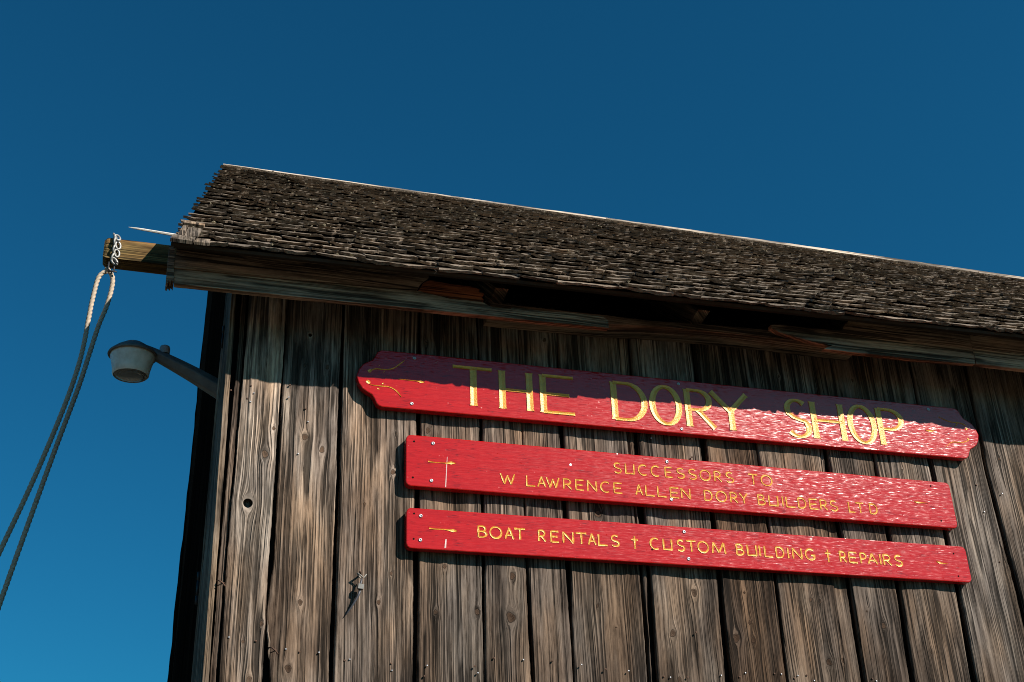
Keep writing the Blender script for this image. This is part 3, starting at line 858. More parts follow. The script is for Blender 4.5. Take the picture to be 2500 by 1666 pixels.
vs = [(XEND - .03, 3.53, 0), (XEND - .03, 7.37, 0), (XEND - .03, 7.37, ze_), (XEND - .03, YR, zr_), (XEND - .03, 3.53, ze_)]
a.add(vs + [(x_ + .03, y_, z_) for x_, y_, z_ in vs], [(0, 4, 3, 2, 1), (5, 6, 7, 8, 9), (0, 1, 6, 5), (1, 2, 7, 6), (2, 3, 8, 7), (3, 4, 9, 8), (4, 0, 5, 9)])
a.build("end_wall", M_DARKDECK, shed)

# hinge on the corner board
a = Acc()
h0, h1 = at(486,1397,3.63), at(479,1476,3.63)
a.tube([h0, h0.lerp(h1, .25)], .0045, 8); a.tube([h0.lerp(h1, .27), h0.lerp(h1, .72)], .0038, 8); a.tube([h0.lerp(h1, .74), h1], .0046, 8)
hz = a.build("hinge", M_IRON, shed, True)
hz2 = Acc(); q0, q1 = at(547,797,3.64), at(541,850,3.64); hz2.tube([q0, q0.lerp(q1, .3)], .005, 8); hz2.tube([q0.lerp(q1, .32), q1], .003, 8)
hz2.build("hinge", M_IRON, shed, True)

# ---- hoist beam
YBM = 4.30
b_tl, b_bl = at(258,578,YBM), at(255,628,YBM)
z1b, z0b = at(330,589,YBM).z, at(330,637,YBM).z
xl_b = at(254,600,YBM).x
wB = .082
V = []; UV = []
prof = [(YBM, z0b), (YBM, z1b), (YBM + wB, z1b), (YBM + wB, z0b)]
secs = [(xl_b, .78), (xl_b + .008, .94), (xl_b + .014, 1.0)] + [(xl_b + .02 + .02 * k, 1.0) for k in range(26)]
cy, cz = YBM + wB / 2, (z0b + z1b) / 2
for xs, sc in secs:
    for (y_, z_) in prof:
        V.append(Vector((xs, cy + (y_ - cy) * sc, cz + (z_ - cz) * sc)))
        UV.append((z_ - z0b + (y_ - YBM) * 1.0, xs))
F = []
for k in range(len(secs) - 1):
    for q in range(4): F.append((4 * k + q, 4 * k + (q + 1) % 4, 4 * k + 4 + (q + 1) % 4, 4 * k + 4 + q))
F.append((0, 1, 2, 3)); F.append(tuple(4 * (len(secs) - 1) + q for q in (3, 2, 1, 0)))
ob = mesh_obj("hoist_beam", V, F, M_BEAM, shed, False, UV)
bmx = bmesh.new(); bmx.from_mesh(ob.data); bmesh.ops.recalc_face_normals(bmx, faces=bmx.faces); bmx.to_mesh(ob.data); bmx.free()

# ---- nails in the wall boards
a = Acc()
def nail(px, py, r_=.0032, proud=.003, Y=YW):
    p = at(px, py, Y - .004); a.lathe([(r_ * .9, -.003), (r_, 0), (r_ * .7, .0012)], (0, 0, 0), 8)
    n = 24
    for i in range(len(a.v) - n, len(a.v)):
        v = a.v[i]; a.v[i] = (p.x + v[0], p.y - v[2], p.z + v[1])
NA = [(559,1556),(625,1565),(698,1585),(731,1592),(779,1593),(842,1613),(854,1610),(1036,1651),(1043,1625),(1159,1627),(1167,1643),(1206,1607),(1278,1611),
      (1349,1614),(1420,1623),(1479,1634),(1535,1638),(1621,1652),(1637,1654),(1679,1654),(1761,1649),(1806,1653),(1820,1643),(1891,1645),(1908,1646),
      (1940,1656),(1948,1650),(1970,1649),(1988,1662),(2130,1657),(2140,1663),(2384,1184),(2447,1205),(2441,1372),(2403,1250),(613,942),(620,960),(604,973),(612,981),
      (708,940),(705,970),(746,998),(752,1030),(1690,1116),(1590,1070),(955,1620),(957,1637),(1700,1544),(728,1108),(564,953)]
for x_, y_ in NA[::2]: nail(x_, y_, .0026)
o = a.build("nails", M_STEEL, shed); o["kind"] = "stuff"
a = Acc()
for x_, y_ in NA[1::2]: nail(x_, y_, .0030)
o = a.build("nails", M_RUST, shed); o["kind"] = "stuff"
# two bent nails in the gap between the first wide boards
a = Acc()
for (x0, y0) in ((668, 1588), (540, 1424)):
    p = at(x0, y0, 3.485)
    a.tube([p + Vector((-.012, .02, .012)), p + Vector((-.006, -.004, .006)), p + Vector((.004, -.008, -.002)), p + Vector((.012, -.006, -.012))], .0022, 6)
    a.tube([p + Vector((-.010, .0, -.008)), p + Vector((.008, -.008, -.001))], .0018, 6)
a.build("bent_nail", M_RUST, shed, True)

# ------------------------------------------------------------------ loose stick at the roof corner
P0, P1 = at(314,555,3.235), at(470,582,3.235)
a = Acc(); pts = [P0.lerp(P1, t) for t in (0, .08, .2, .4, .6, .8, 1)]
a.tube(pts, [.0006, .0022, .0034, .0038, .0042, .0045, .0045], 6)
o = a.build("loose_stick", simple("bleached stick", (.62, .58, .52), .7, 0, .2, 100, .001), None)
tag(o, "thin bleached pointed stick poking left from under the corner shingles", "stick")

# ------------------------------------------------------------------ chain on the beam end
chain = empty("chain", at(276, 600, YBM - .012))
tag(chain, "short zinc chain slung over the beam end carrying the rope", "chain")
def link_mesh(c, d, side, L=.0165, W=.0095, r_=.0043):
    d = d.normalized(); side = (side - d * side.dot(d)).normalized(); pts = []
    for k in range(16):
        t = 2 * math.pi * k / 16
        pts.append(c + d * (math.cos(t) * L) + side * (math.sin(t) * W))
    a = Acc(); a.tube(pts, r_, 6, True); return a
cp = [(281,575),(287,581),(282,590),(288,600),(280,608),(285,619),(277,628),(279,638)]
pw = [at(x_, y_, YBM - .010) for x_, y_ in cp]
pw[0] = pw[0] + Vector((0, .012, .004))
for k, p in enumerate(pw):
    d = (pw[min(k + 1, len(pw) - 1)] - pw[max(k - 1, 0)])
    side = Vector((1, .25, 0)) if k % 2 else Vector((.45, 1, 0))
    link_mesh(p, d + Vector((.006 if k % 2 else -.006, 0, 0)), side).build("link", M_CHAIN, chain, True)
for k in range(5):        # over the top and down the back of the beam
    p = Vector((at(281,575,YBM).x + .004 * (k % 2), YBM + .004 + min(k, 3) * .025, z1b + .005 - (0 if k < 4 else .022)))
    link_mesh(p, Vector((0, 1, 0)) if k < 4 else Vector((0, 0, 1)), Vector((1, 0, .2)) if k % 2 else Vector((.2, 0, 1))).build("link", M_CHAIN, chain, True)
a = Acc()
s0 = at(266,640,YBM - .008); s1 = at(264,657,YBM - .008); s2 = at(278,662,YBM - .008); s3 = at(280,640,YBM - .008)
a.tube([s0, s0.lerp(s1, .6), s1, s1.lerp(s2, .5) + Vector((0, 0, -.006)), s2, s2.lerp(s3, .5), s3], .0034, 8)
a.tube([at(276,636,YBM - .014), at(288,643,YBM - .02)], .0032, 8)
a.tube([at(262,662,YBM - .008), at(285,664,YBM - .014)], .0032, 8)
a.build("shackle", M_IRON, chain, True)

# ------------------------------------------------------------------ rope (two falls of one loop)
def catmull(P, n):
    P = [P[0] * 2 - P[1]] + P + [P[-1] * 2 - P[-2]]; out = []
    for i in range(1, len(P) - 2):
        for k in range(n):
            t = k / n; a_, b_, c_, d_ = P[i - 1], P[i], P[i + 1], P[i + 2]
            out.append(.5 * ((2 * b_) + (c_ - a_) * t + (2 * a_ - 5 * b_ + 4 * c_ - d_) * t * t + (3 * b_ - a_ - 3 * c_ + d_) * t ** 3))
    out.append(P[-2]); return out
def resample(P, step):
    out = [P[0]]; acc = 0
    for a_, b_ in zip(P, P[1:]):
        L = (b_ - a_).length; 
        while acc + L >= step:
            t = (step - acc) / L; a_ = a_.lerp(b_, t); out.append(a_); L = (b_ - a_).length; acc = 0
        acc += L
    return out
YRP = 4.32
left = [(258,664),(249,668),(238,684),(226,730),(216,780),(204,845),(188,905),(160,985),(113,1100),(62,1215),(3,1340)]
right = [(268,664),(275,680),(272,708),(259,752),(241,795),(219,862),(192,945),(142,1078),(92,1215),(40,1360),(1,1470)]
def ropeworld(px, side):
    P = [at(x_, y_, YRP - .012 + .0 * i) for i, (x_, y_) in enumerate(px)]
    d = (P[-1] - P[-2]).normalized()
    L_ = (P[-1].z - .012) / -d.z
    return P + [P[-1] + d * L_ * t for t in (.1, .3, .6, 1.0)]
Lw, Rw = ropeworld(left, 0), ropeworld(right, .05)
top = at(263, 655, YRP - .016)
path = catmull(list(reversed(Lw)) + [top] + Rw, 24)
path = resample(path, .0032)
def rope(pts, r_, pitch, name, mat):
    n = 18; V = []; F = []; prev = None; acc = 0
    for i, p in enumerate(pts):
        t = (pts[min(i + 1, len(pts) - 1)] - pts[max(i - 1, 0)]).normalized()
        u = Vector((0, -1, 0)) if prev is None else prev
        u = (u - t * u.dot(t)).normalized(); prev = u; w = t.cross(u)
        tw = acc / pitch * 2 * math.pi; acc += .0032
        for k in range(n):
            ph = 2 * math.pi * k / n
            c = abs(math.cos(1.5 * (ph - tw)))
            rr = r_ * (.70 + .34 * c ** .8)
            V.append(p + (u * math.cos(ph) + w * math.sin(ph)) * rr)
    m = len(pts)
    for i in range(m - 1):
        for k in range(n):
            F.append((i * n + k, i * n + (k + 1) % n, (i + 1) * n + (k + 1) % n, (i + 1) * n + k))
    F.append(tuple(range(n))[::-1]); F.append(tuple((m - 1) * n + k for k in range(n)))
    return mesh_obj(name, V, F, mat, None, True)
o = rope(path, .0088, .052, "rope", M_ROPE)
tag(o, "doubled pale twisted rope hanging from the chain on the beam", "rope")

# ------------------------------------------------------------------ yard lamp on the gable
YL = 3.76
lc = at(318, 919, YL)            # centre of the lens bottom
lamp = empty("yard_lamp", (.2, YL, lc.z))
tag(lamp, "grey yard lamp with frosted lens on a slanted arm at the shed corner", "lamp")
def lm(name, prof, c, mat, smooth=True, n=40):
    a = Acc(); a.lathe(prof, c, n, cap=False); o = a.build(name, mat, lamp, smooth); return o
top_z = at(321, 862, YL).z - lc.z
ccx = Vector((lc.x, YL, lc.z))
k = 3.76 / FPX * 1.22
mgl = NT("frosted lens plastic")
coo = mgl.node("ShaderNodeTexCoord").outputs["Object"]
nn = mgl.noise(coo, 40, 3, .6)
mgl.set(base=mgl.ramp(nn, [(.35, (.66, .62, .54)), (.65, (.86, .83, .76))]), rough=.45, trans=.15, ior=1.45, spec=.5)
M_LENS = mgl.m
Wt, Wb = 46 * k, 38 * k
H = .076
lm("lens", [(Wb * .93, .0015), (Wb, .006), (Wb * 1.03, .3 * H), (Wb * 1.12, .62 * H), (Wt, .86 * H), (Wt, 1.06 * H), (Wt - .003, 1.06 * H), (Wb * 1.08, .62 * H), (Wb * .97, .012), (Wb * .93, .005), (Wb * .93, .0015)], ccx, M_LENS)
mg = NT("clear ribbed glass"); mg.set(base=(.86, .92, .95), rough=.12, trans=.9, ior=1.3, spec=.6); M_CLEAR = mg.m
lm("glass", [(.0005, -.003), (Wb * .6, -.002), (Wb * .925, .0025), (Wb * .925, .0045), (Wb * .6, .0), (.0005, -.001)], ccx, M_CLEAR)
lm("housing", [(Wt * .96, .97 * H), (Wt * 1.09, .93 * H), (Wt * 1.13, .97 * H), (Wt * 1.10, 1.04 * H), (Wt * .80, 1.30 * H), (Wt * .45, H + .040), (Wt * .16, H + .048), (.001, H + .049)], ccx, M_LAMPGREY)
lm("reflector", [(Wt * .95, 1.0 * H), (Wt * .6, 1.2 * H), (.001, 1.25 * H)], ccx, M_STEEL)
a = Acc(); a.lathe([(.001, .45 * H), (.012, .47 * H), (.017, .62 * H), (.012, .8 * H), (.011, 1.1 * H), (.001, 1.12 * H)], ccx, 16, False)
a.build("bulb", simple("dull orange bulb", (.45, .2, .09), .3), lamp, True)
# arm: a flattened tapering tube from the housing to the gable
r0, r1 = .015, .033
q = [at(335,845,YL), at(385,869,YL), at(470,914,YL - .01), at(552,962,YL - .02)]
q[-1] = q[-1] + (q[-1] - q[-2]) * .25
a = Acc(); a.tube(catmull(q, 6), [r0 + (r1 - r0) * min(1, i / 17) for i in range(19)], 6)
a.build("arm", M_LAMPGREY, lamp, bevel=.004)
a = Acc(); pc = at(402, 857, YL) + Vector((0, 0, .004))
a.lathe([(.017, -.016), (.017, .004), (.015, .011), (.008, .015), (.001, .016)], pc, 20, False)
a.build("photocell", simple("grey photocell", (.32, .31, .29), .5), lamp, True)

# ------------------------------------------------------------------ cable tie on a nail
ct = empty("cable_clip", at(880, 1430, YW))
tag(ct, "broken white clip with dark cable tail nailed on the third wide board", "cable clip")
f3 = lambda x_, y_, d=.0: at(x_, y_, YW - .006 - d)
a = Acc(); a.tube([f3(873,1399,.02), f3(884,1408,.018), f3(888,1412,.014), f3(895,1402,.02)], .0018, 6); a.tube([f3(872,1400,.018), f3(879,1411,.01), f3(885,1416,.012)], .0016, 6)
a.build("tie", M_PLASTIC, ct, True)
a = Acc(); a.tube([f3(880,1396,.022), f3(879,1404,-.004)], .0028, 8); a.build("nail", M_RUST, ct, True)
a = Acc(); a.tube([f3(883,1414,.014), f3(880,1428,.014), f3(876,1440,.013)], .0035, 6); a.tube([f3(882,1434,.014), f3(874,1456,.012), f3(862,1476,.008), f3(850,1494,.004), f3(839,1508,.0)], [.0042, .0042, .0034, .0024, .0008], 6)
a.build("tail", M_DARKPLASTIC, ct, True)
a = Acc(); c0, c1 = f3(884,1426,.016), f3(877,1440,.016); a.box(c0.lerp(c1, .5), (.0085, .006, .0075), Matrix.Rotation(.12, 3, 'Y')); a.build("clip", M_PLASTIC, ct, bevel=.001)

# ------------------------------------------------------------------ signs
ST = .026; SY = YW - .006 - ST      # board thickness, front plane
class Sign:
    def __init__(s, name, label, corners, outline=None, rad=.012):
        """corners: pixels TL, TR, BR, BL of the face"""
        P = [at(x_, y_, SY) for x_, y_ in corners]
        s.o = (P[0] + P[3]) / 2; e = ((P[1] + P[2]) / 2 - s.o)
        s.u = e.normalized(); s.v = Vector((-s.u.z, 0, s.u.x)); s.L = e.length
        s.h = (((P[0] - P[3]).dot(s.v)) + ((P[1] - P[2]).dot(s.v))) / 2
        s.root = empty(name, s.o); tag(s.root, label, "sign", "red carved signs on the shed wall")
        s.rot = Matrix((s.u, Vector((0, 1, 0)), s.v)).transposed().to_4x4()
        if outline is None:
            r_ = rad; outline = []
            for cx, cy, a0 in ((s.L - r_, s.h / 2 - r_, 0), (r_, s.h / 2 - r_, 90), (r_, -s.h / 2 + r_, 180), (s.L - r_, -s.h / 2 + r_, 270)):
                for k in range(7):
                    t = R(a0 + 15 * k); outline.append((cx + r_ * math.cos(t), cy + r_ * math.sin(t)))
        else: outline = outline(s.L, s.h)
        m = len(outline)
        # rounded front arris: inner ring on the face, next ring dropped back
        def inset(d):
            out = []
            for i in range(m):
                a_ = Vector(outline[i - 1]); b_ = Vector(outline[i]); c_ = Vector(outline[(i + 1) % m])
                t = ((b_ - a_).normalized() + (c_ - b_).normalized()).normalized()
                out.append(b_ + Vector((-t.y, t.x)) * d)
            return out
        i1 = inset(.0030); i2 = inset(.0009)
        V = [(p.x, 0, p.y) for p in i1] + [(p.x, .0008, p.y) for p in i2] + [(p[0], .003, p[1]) for p in outline] + [(p[0], ST, p[1]) for p in outline]
        F = [tuple(range(m - 1, -1, -1))] + [tuple(3 * m + i for i in range(m))]
        for r_ in range(3):
            for i in range(m):
                j = (i + 1) % m; F.append((r_ * m + i, r_ * m + j, (r_ + 1) * m + j, (r_ + 1) * m + i))
        me = bpy.data.meshes.new("panel"); me.from_pydata(V, [], F)
        bmx = bmesh.new(); bmx.from_mesh(me); bmesh.ops.recalc_face_normals(bmx, faces=bmx.faces)
        bmesh.ops.triangulate(bmx, faces=[f for f in bmx.faces if len(f.verts) > 4]); bmx.to_mesh(me); bmx.free()
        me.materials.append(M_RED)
        s.panel = bpy.data.objects.new("panel", me); COL.objects.link(s.panel); s.panel.parent = s.root
        s.panel.matrix_basis = s.rot
    def uv(s, px, py):
        p = at(px, py, SY) - s.o; return Vector((p.dot(s.u), p.dot(s.v)))
    def add(s, acc, name, mat, smooth=False):
        me = bpy.data.meshes.new(name); me.from_pydata(acc.v, [], acc.f); me.update()
        if smooth: me.polygons.foreach_set("use_smooth", [True] * len(me.polygons))
        me.materials.append(mat)
        o = bpy.data.objects.new(name, me); COL.objects.link(o); o.parent = s.root; o.matrix_basis = s.rot
        return o
    def groove(s, acc, pts, wfun, h=.0016, base=.0004):
        """V-cut gilded stroke: lips just proud of the paint, valley in the middle"""
        P = [Vector(p) for p in pts]; n = len(P); V = []; F = []
        closed = (P[0] - P[-1]).length < 1e-6
        for i, p in enumerate(P):
            a_ = P[i - 1] if i > 0 else (P[-2] if closed else p); b_ = P[i + 1] if i < n - 1 else (P[1] if closed else p)
            d1 = (p - a_).normalized() if (p - a_).length > 1e-9 else None; d2 = (b_ - p).normalized() if (b_ - p).length > 1e-9 else None
            t = ((d1 or d2) + (d2 or d1)).normalized(); nn_ = Vector((-t.y, t.x))
            cosm = max(.5, nn_.dot(Vector((-(d2 or d1).y, (d2 or d1).x))))
            w = wfun(t, i / (n - 1)) / 2 / cosm
            for o_, y_ in ((-w - .0004, 0.0004), (-w, -h), (0, -base), (w, -h), (w + .0004, 0.0004)):
                V.append((p.x + nn_.x * o_, y_, p.y + nn_.y * o_))
        for i in range(n - 1):
            for k in range(4): F.append((5 * i + k, 5 * i + k + 1, 5 * i + 5 + k + 1, 5 * i + 5 + k))
        F.append((4, 3, 2, 1, 0)); F.append(tuple(5 * (n - 1) + k for k in range(5)))
        acc.add(V, F)
    def letter(s, ch, x0, x1, base, cap, big=False, w=.0048, slant=0.0):
        strokes = GLYPH[ch]; a = Acc(); W = x1 - x0
        for st_ in strokes:
            pts = [Vector((x0 + p[0] * W, base + p[1] * cap)) for p in st_]
            if big:
                wf = lambda t, f: (.0098 + .0122 * abs(t.y) ** 1.2) * (1 + .22 * max(0, abs(2 * f - 1) - .9) * 10)
                hh, P = .0022, []
                P = resample2(pts, .006)
                s.groove(a, P, wf, hh)
            else:
                wf = lambda t, f: w * (1 + .18 * math.sin(f * 9 + x0 * 300))
                s.groove(a, resample2(pts, .004), wf, .0014, .0003)
        return s.add(a, "letter", M_GOLD)
    def screw(s, px, py, r_=.0058):
        c = s.uv(px, py); a = Acc(); n = 16
        prof = [(r_, .0), (r_, -.0012), (r_ * .8, -.0022), (r_ * .45, -.0024), (r_ * .40, -.0012), (.0001, -.0010)]
        V = []; F = []
        for rr, yy in prof:
            for k in range(n):
                t = 2 * math.pi * k / n; V.append((c.x + rr * math.cos(t), yy, c.y + rr * math.sin(t)))
        for i in range(len(prof) - 1):
            for k in range(n): F.append((i * n + k, i * n + (k + 1) % n, (i + 1) * n + (k + 1) % n, (i + 1) * n + k))
        a.add(V, F); s.add(a, "screw", M_STEEL, True)
    def disc(s, px, py, r_, mat, name, y_=-.0006):
        c = s.uv(px, py); n = 14
        V = [(c.x, y_, c.y)] + [(c.x + r_ * math.cos(2 * math.pi * k / n), y_, c.y + r_ * (1 + .1 * math.sin(k * 2.3)) * math.sin(2 * math.pi * k / n)) for k in range(n)]
        V += [(v[0], .0006, v[2]) for v in V[1:]]
        F = [(0, 1 + k, 1 + (k + 1) % n) for k in range(n)] + [(1 + k, 1 + n + k, 1 + n + (k + 1) % n, 1 + (k + 1) % n) for k in range(n)]
        a = Acc(); a.add(V, F); s.add(a, name, mat)
    def stroke(s, px, wid, name, mat=None, h=.0014):
        """groove through pixels with a list of widths in metres"""
        P = [s.uv(x_, y_) for x_, y_ in px]; Q = []; Wd = []
        C = catmull([p.to_3d() for p in P], 6)
        n = len(C)
        for i, c in enumerate(C):
            Q.append(Vector((c.x, c.y))); Wd.append(float(np.interp(i / (n - 1), np.linspace(0, 1, len(wid)), wid)))
        a = Acc(); s.groove(a, Q, lambda t, f: Wd[int(round(f * (n - 1)))], h, .0003)
        return s.add(a, name, mat or M_GOLD)
def resample2(P, step):
    closed = (P[0] - P[-1]).length < 1e-6
    out = []
    for a_, b_ in zip(P, P[1:]):
        m = max(1, int(round((b_ - a_).length / step)))
        for k in range(m): out.append(a_.lerp(b_, k / m))
    out.append(P[-1]); return out
def arc(cx, cy, rx, ry, a0, a1, n=18):
    return [(cx + rx * math.cos(R(a0 + (a1 - a0) * k / n)), cy + ry * math.sin(R(a0 + (a1 - a0) * k / n))) for k in range(n + 1)]
bowl = lambda y0, y1, x0=.05, xr=.95: [(x0, y1), (.45, y1)] + arc(.45, (y0 + y1) / 2, xr - .45, (y1 - y0) / 2, 85, -85, 12) + [(.45, y0), (x0, y0)]
S_ = arc(.52, .745, .42, .245, 40, 185, 12) + [(.14, .62), (.34, .52), (.62, .46)] + arc(.50, .25, .45, .25, 45, -150, 14)
GLYPH = {
 'T': [[(0, .985), (1, .985)], [(.52, .985), (.52, 0)]],
 'H': [[(.07, 1), (.07, 0)], [(.93, 1), (.93, 0)], [(.07, .5), (.93, .5)]],
 'E': [[(.08, 1), (.08, 0)], [(.08, .98), (1, .98)], [(.08, .5), (.86, .5)], [(.08, .02), (1, .02)]],
 'D': [[(.07, 1), (.07, 0)], bowl(.015, .985, .07, .97)],
 'O': [arc(.5, .5, .49, .5, 90, 450, 36)],
 'R': [[(.07, 1), (.07, 0)], bowl(.46, .985, .07, .88), [(.42, .46), (1, 0)]],
 'Y': [[(0, 1), (.5, .5)], [(1, 1), (.5, .5)], [(.52, .5), (.52, 0)]],
 'S': [S_],
 'P': [[(.07, 1), (.07, 0)], bowl(.44, .985, .07, .95)],
 'U': [[(.04, 1), (.04, .04), (.96, .04)], [(.96, 1), (.96, 0)]],
 'C': [arc(.58, .5, .56, .5, 55, 300, 22)],
 'G': [arc(.55, .5, .54, .5, 50, 315, 22) + [(.95, .42), (.6, .42)]],
 'W': [[(0, 1), (.27, 0)], [(.27, 0), (.5, .85)], [(.5, .85), (.74, 0)], [(.74, 0), (1, 1)]],
 'L': [[(.04, 1), (.04, .02), (1, .02)]],
 'A': [[(0, 0), (.5, 1)], [(.5, 1), (1, 0)], [(.2, .34), (.8, .34)]],
 'N': [[(.03, 0), (.03, 1)], [(.03, 1), (.97, 0)], [(.97, 0), (.97, 1)]],
 'B': [[(.06, 1), (.06, 0)], bowl(.52, .985, .06, .84), bowl(.015, .52, .06, .97)],
 'I': [[(.5, 1), (.5, 0)]],
 'M': [[(0, 0), (.1, 1)], [(.1, 1), (.5, .1)], [(.5, .1), (.9, 1)], [(.9, 1), (1, 0)]],
 '+': [[(.5, 1.08), (.5, -.12)], [(0, .74), (1, .74)]],
}
def scroll(L, h):
    # shaped ends: straight edge, hollow, round nose, hollow; symmetrical
    H = h / 2
    half = [(.083, H), (.074, H * .97), (.066, H * .90), (.058, H * .72), (.050, H * .60), (.036, H * .53), (.020, H * .42), (.008, H * .24), (.001, 0.0)]
    up = half; lo = [(x_, -y_) for x_, y_ in reversed(half[:-1])]
    left_ = up + lo                       # top to bottom on the left
    right_ = [(L - x_, y_) for x_, y_ in reversed(left_)]   # bottom to top
    return [p for p in left_] + [p for p in right_]

s1 = Sign("shop_sign", "topmost red sign with scrolled ends and large gold THE DORY SHOP letters", [(872,851),(2392,1001),(2388,1125),(868,985)], scroll)
b1 = lambda px, py: s1.uv(px, py)
big = [('T',(1105,893),(1200,907),(1156,992)),('H',(1216,903),(1297,910),(1222,998)),('E',(1314,916),(1398,925),(1320,1006)),
       ('D',(1487,931),(1571,940),(1494,1023)),('O',(1584,945),(1657,950),(1622,1034)),('R',(1667,949),(1735,958),(1683,1041)),('Y',(1733,955),(1819,962),(1786,1050)),
       ('S',(1912,976),(1968,985),(1938,1066)),('H',(1972,980),(2054,986),(1988,1070)),('O',(2064,990),(2129,996),(2100,1081)),('P',(2134,996),(2197,1003),(2155,1086))]
tops = [b1(*t).y for _, t, _, _ in big]; bots = [b1(*b).y for _, _, _, b in big]
lefts = [b1(*t).x for _, t, _, _ in big]
pt = np.polyfit(lefts, tops, 1); pb = np.polyfit(lefts, bots, 1)
for ch, tl_, tr_, bb in big:
    x0, x1 = b1(*tl_).x, b1(*tr_).x
    yb = float(np.polyval(pb, x0)); yt = float(np.polyval(pt, x0))
    if ch in 'HEDRP' : x0 += .004
    if ch == 'H': x1 -= .002
    if ch == 'O': x0 += .005; x1 -= .006
    s1.letter(ch, x0, x1, yb, yt - yb, True)
for x_, y_ in ((1012,875),(1005,986),(1656,938),(1664,1048),(2266,1000)): s1.screw(x_, y_)
# ornaments: darts and vine scrolls at both ends
s1.stroke([(973,926),(1000,929),(1018,931),(1028,933),(1037,934)], [.0016,.0016,.0022,.009,.0004], "ornament")
s1.stroke([(900,936),(907,940),(930,943),(950,945),(968,955),(980,970)], [.0015,.0015,.003,.0032,.0036,.0012], "ornament")
s1.stroke([(895,930),(899,933),(903,936)], [.0085,.0115,.0085], "ornament")
s1.stroke([(903,906),(918,901),(940,903),(960,900),(978,888),(988,880)], [.003,.0028,.003,.0032,.0034,.001], "ornament")
s1.stroke([(899,908),(903,906),(906,904)], [.0085,.0105,.006], "ornament")
s1.stroke([(934,936),(936,938)], [.006,.006], "ornament"); s1.stroke([(924,949),(923,951)], [.007,.006], "ornament")
s1.stroke([(925,893),(926,894)], [.004,.004], "ornament"); s1.stroke([(937,908),(938,909)], [.004,.004], "ornament")
s1.stroke([(2258,1050),(2270,1053),(2283,1052)], [.001,.0075,.001], "ornament")
s1.stroke([(2360,1046),(2358,1050)], [.006,.006], "ornament"); s1.stroke([(2338,1032),(2334,1038),(2330,1043)], [.003,.003,.001], "ornament")
s1.stroke([(2362,1070),(2365,1075)], [.006,.007], "ornament"); s1.stroke([(2365,1076),(2348,1081),(2325,1080),(2308,1092)], [.0026,.0026,.0026,.001], "ornament")
s1.stroke([(2359,1041),(2345,1034),(2318,1030),(2290,1018)], [.0026,.0026,.0022,.001], "ornament")

s2 = Sign("shop_sign", "middle red sign with two lines of thin gold letters, SUCCESSORS TO above", [(992,1062),(2319,1178),(2337,1292),(990,1184)], rad=.017)
s3 = Sign("shop_sign", "lowest red sign with one line of gold letters about boat rentals and repairs", [(993,1240),(2357,1334),(2373,1424),(991,1337)], rad=.017)
def line(sign, spec, p0, p1, cap0, cap1, w=.0048):
    """spec: (char, left px, right px); baseline through p0, p1 (pixels); cap height in pixels"""
    for ch, xa_, xb_ in spec:
        f = (xa_ - p0[0]) / (p1[0] - p0[0]); yb = p0[1] + f * (p1[1] - p0[1]); cp_ = cap0 + f * (cap1 - cap0)
        A_ = sign.uv(xa_, yb); B_ = sign.uv(xb_, yb + (xb_ - xa_) * (p1[1] - p0[1]) / (p1[0] - p0[0])); T_ = sign.uv(xa_, yb - cp_)
        sign.letter(ch, A_.x, B_.x, A_.y, T_.y - A_.y, False, w)
c6 = lambda *xs: [1400 + .2337 * q_ for q_ in xs]
c4 = lambda *xs: [950 + .2360 * q_ for q_ in xs]
c5 = lambda *xs: [1900 + .3291 * q_ for q_ in xs]
L1 = [(c, *c6(a_, b_)) for c, a_, b_ in (('S',425,505),('U',545,640),('C',682,775),('C',815,905),('E',958,1035),('S',1082,1165),('S',1207,1290),('O',1328,1435),('R',1475,1550),('S',1597,1680),('T',1835,1930),('O',1968,2080))]
line(s2, L1, (1509,1155), (1872,1186), 24, 24.5)
L2 = [(c, *c4(a_, b_)) for c, a_, b_ in (('W',1155,1300),('L',1422,1510),('A',1540,1620),('W',1632,1760),('R',1803,1890))] + \
     [(c, *c6(a_, b_)) for c, a_, b_ in (('E',22,110),('N',150,245),('C',288,385),('E',422,510),('A',655,725),('L',758,850),('L',883,975),('E',1012,1105),('N',1132,1225),('D',1370,1455),('O',1497,1605),('R',1642,1720),('Y',1745,1825),('B',1932,2010),('U',2047,2145),('I',2183,2203),('L',2228,2320))] + \
     [(c, *c5(a_, b_)) for c, a_, b_ in (('D',150,210),('E',234,298),('R',316,368),('S',390,445),('L',528,572),('T',582,642),('D',682,740))]
line(s2, L2, (1233,1182), (2130,1255), 25, 24)
for x_, y_ in ((1057,1083),(1053,1174),(1628,1128),(1639,1220)): s2.screw(x_, y_)
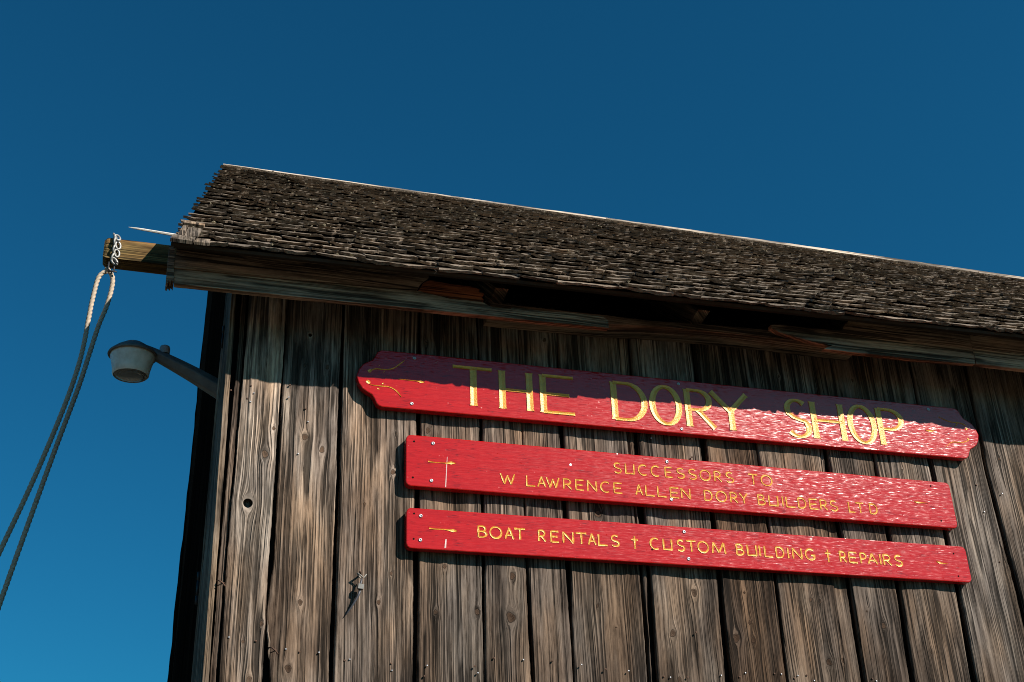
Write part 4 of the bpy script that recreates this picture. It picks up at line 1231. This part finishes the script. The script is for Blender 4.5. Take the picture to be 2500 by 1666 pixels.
s2.disc(1393,1135,.004, M_STEEL, "screw")
for x_, y_ in ((1011,1078),(1008,1166),(2272,1187),(2298,1272)): s2.disc(x_, y_, .0032, M_HOLE, "hole")
s2.stroke([(1045,1127),(1060,1129),(1085,1131),(1096,1131),(1102,1131),(1113,1132)], [.0045,.0022,.0020,.0075,.010,.0008], "ornament")
s2.stroke([(2232,1225),(2240,1227),(2252,1228),(2266,1229)], [.0015,.007,.003,.0006], "ornament")
s2.stroke([(1092,1116),(1091,1130),(1090,1150),(1088,1190)], [.0014,.0016,.0022,.0026], "scratch", M_SCRATCH, .0006)
L3 = [(c, *c4(a_, b_)) for c, a_, b_ in (('B',920,1010),('O',1045,1165),('A',1202,1288),('T',1297,1410),('R',1547,1620),('E',1672,1755),('N',1802,1910),('T',1935,2045),('A',2065,2140),('L',2168,2260))] + \
     [(c, *c6(a_, b_)) for c, a_, b_ in (('S',397,480),('+',610,680),('C',807,900),('U',942,1035),('S',1087,1165),('T',1185,1285),('O',1307,1415),('M',1457,1590),('B',1707,1785),('U',1822,1920),('I',1943,1963),('L',2002,2085),('D',2120,2205),('I',2240,2260))] + \
     [(c, *c5(a_, b_)) for c, a_, b_ in (('N',112,180),('G',207,275),('+',355,395),('R',462,508),('E',527,590),('P',614,660),('A',670,738),('I',755,772),('R',785,842),('S',870,925))]
line(s3, L3, (1178,1312), (2196,1382), 27, 25, .0056)
for x_, y_ in ((1027,1260),(1026,1319),(1670,1299),(1681,1365)): s3.screw(x_, y_)
for x_, y_ in ((1011,1254),(1010,1316),(1592,1342),(2328,1352),(2340,1407)): s3.disc(x_, y_, .0030, M_HOLE, "hole")
s3.stroke([(1048,1290),(1062,1292),(1085,1293),(1098,1295),(1106,1296),(1117,1297)], [.0045,.0028,.0030,.0060,.010,.0008], "ornament")
s3.stroke([(2286,1371),(2293,1374),(2303,1376),(2316,1377)], [.0015,.007,.003,.0006], "ornament")
s3.stroke([(1089,1317),(1087,1338)], [.0035,.0050], "scratch", M_SCRATCH, .0006)
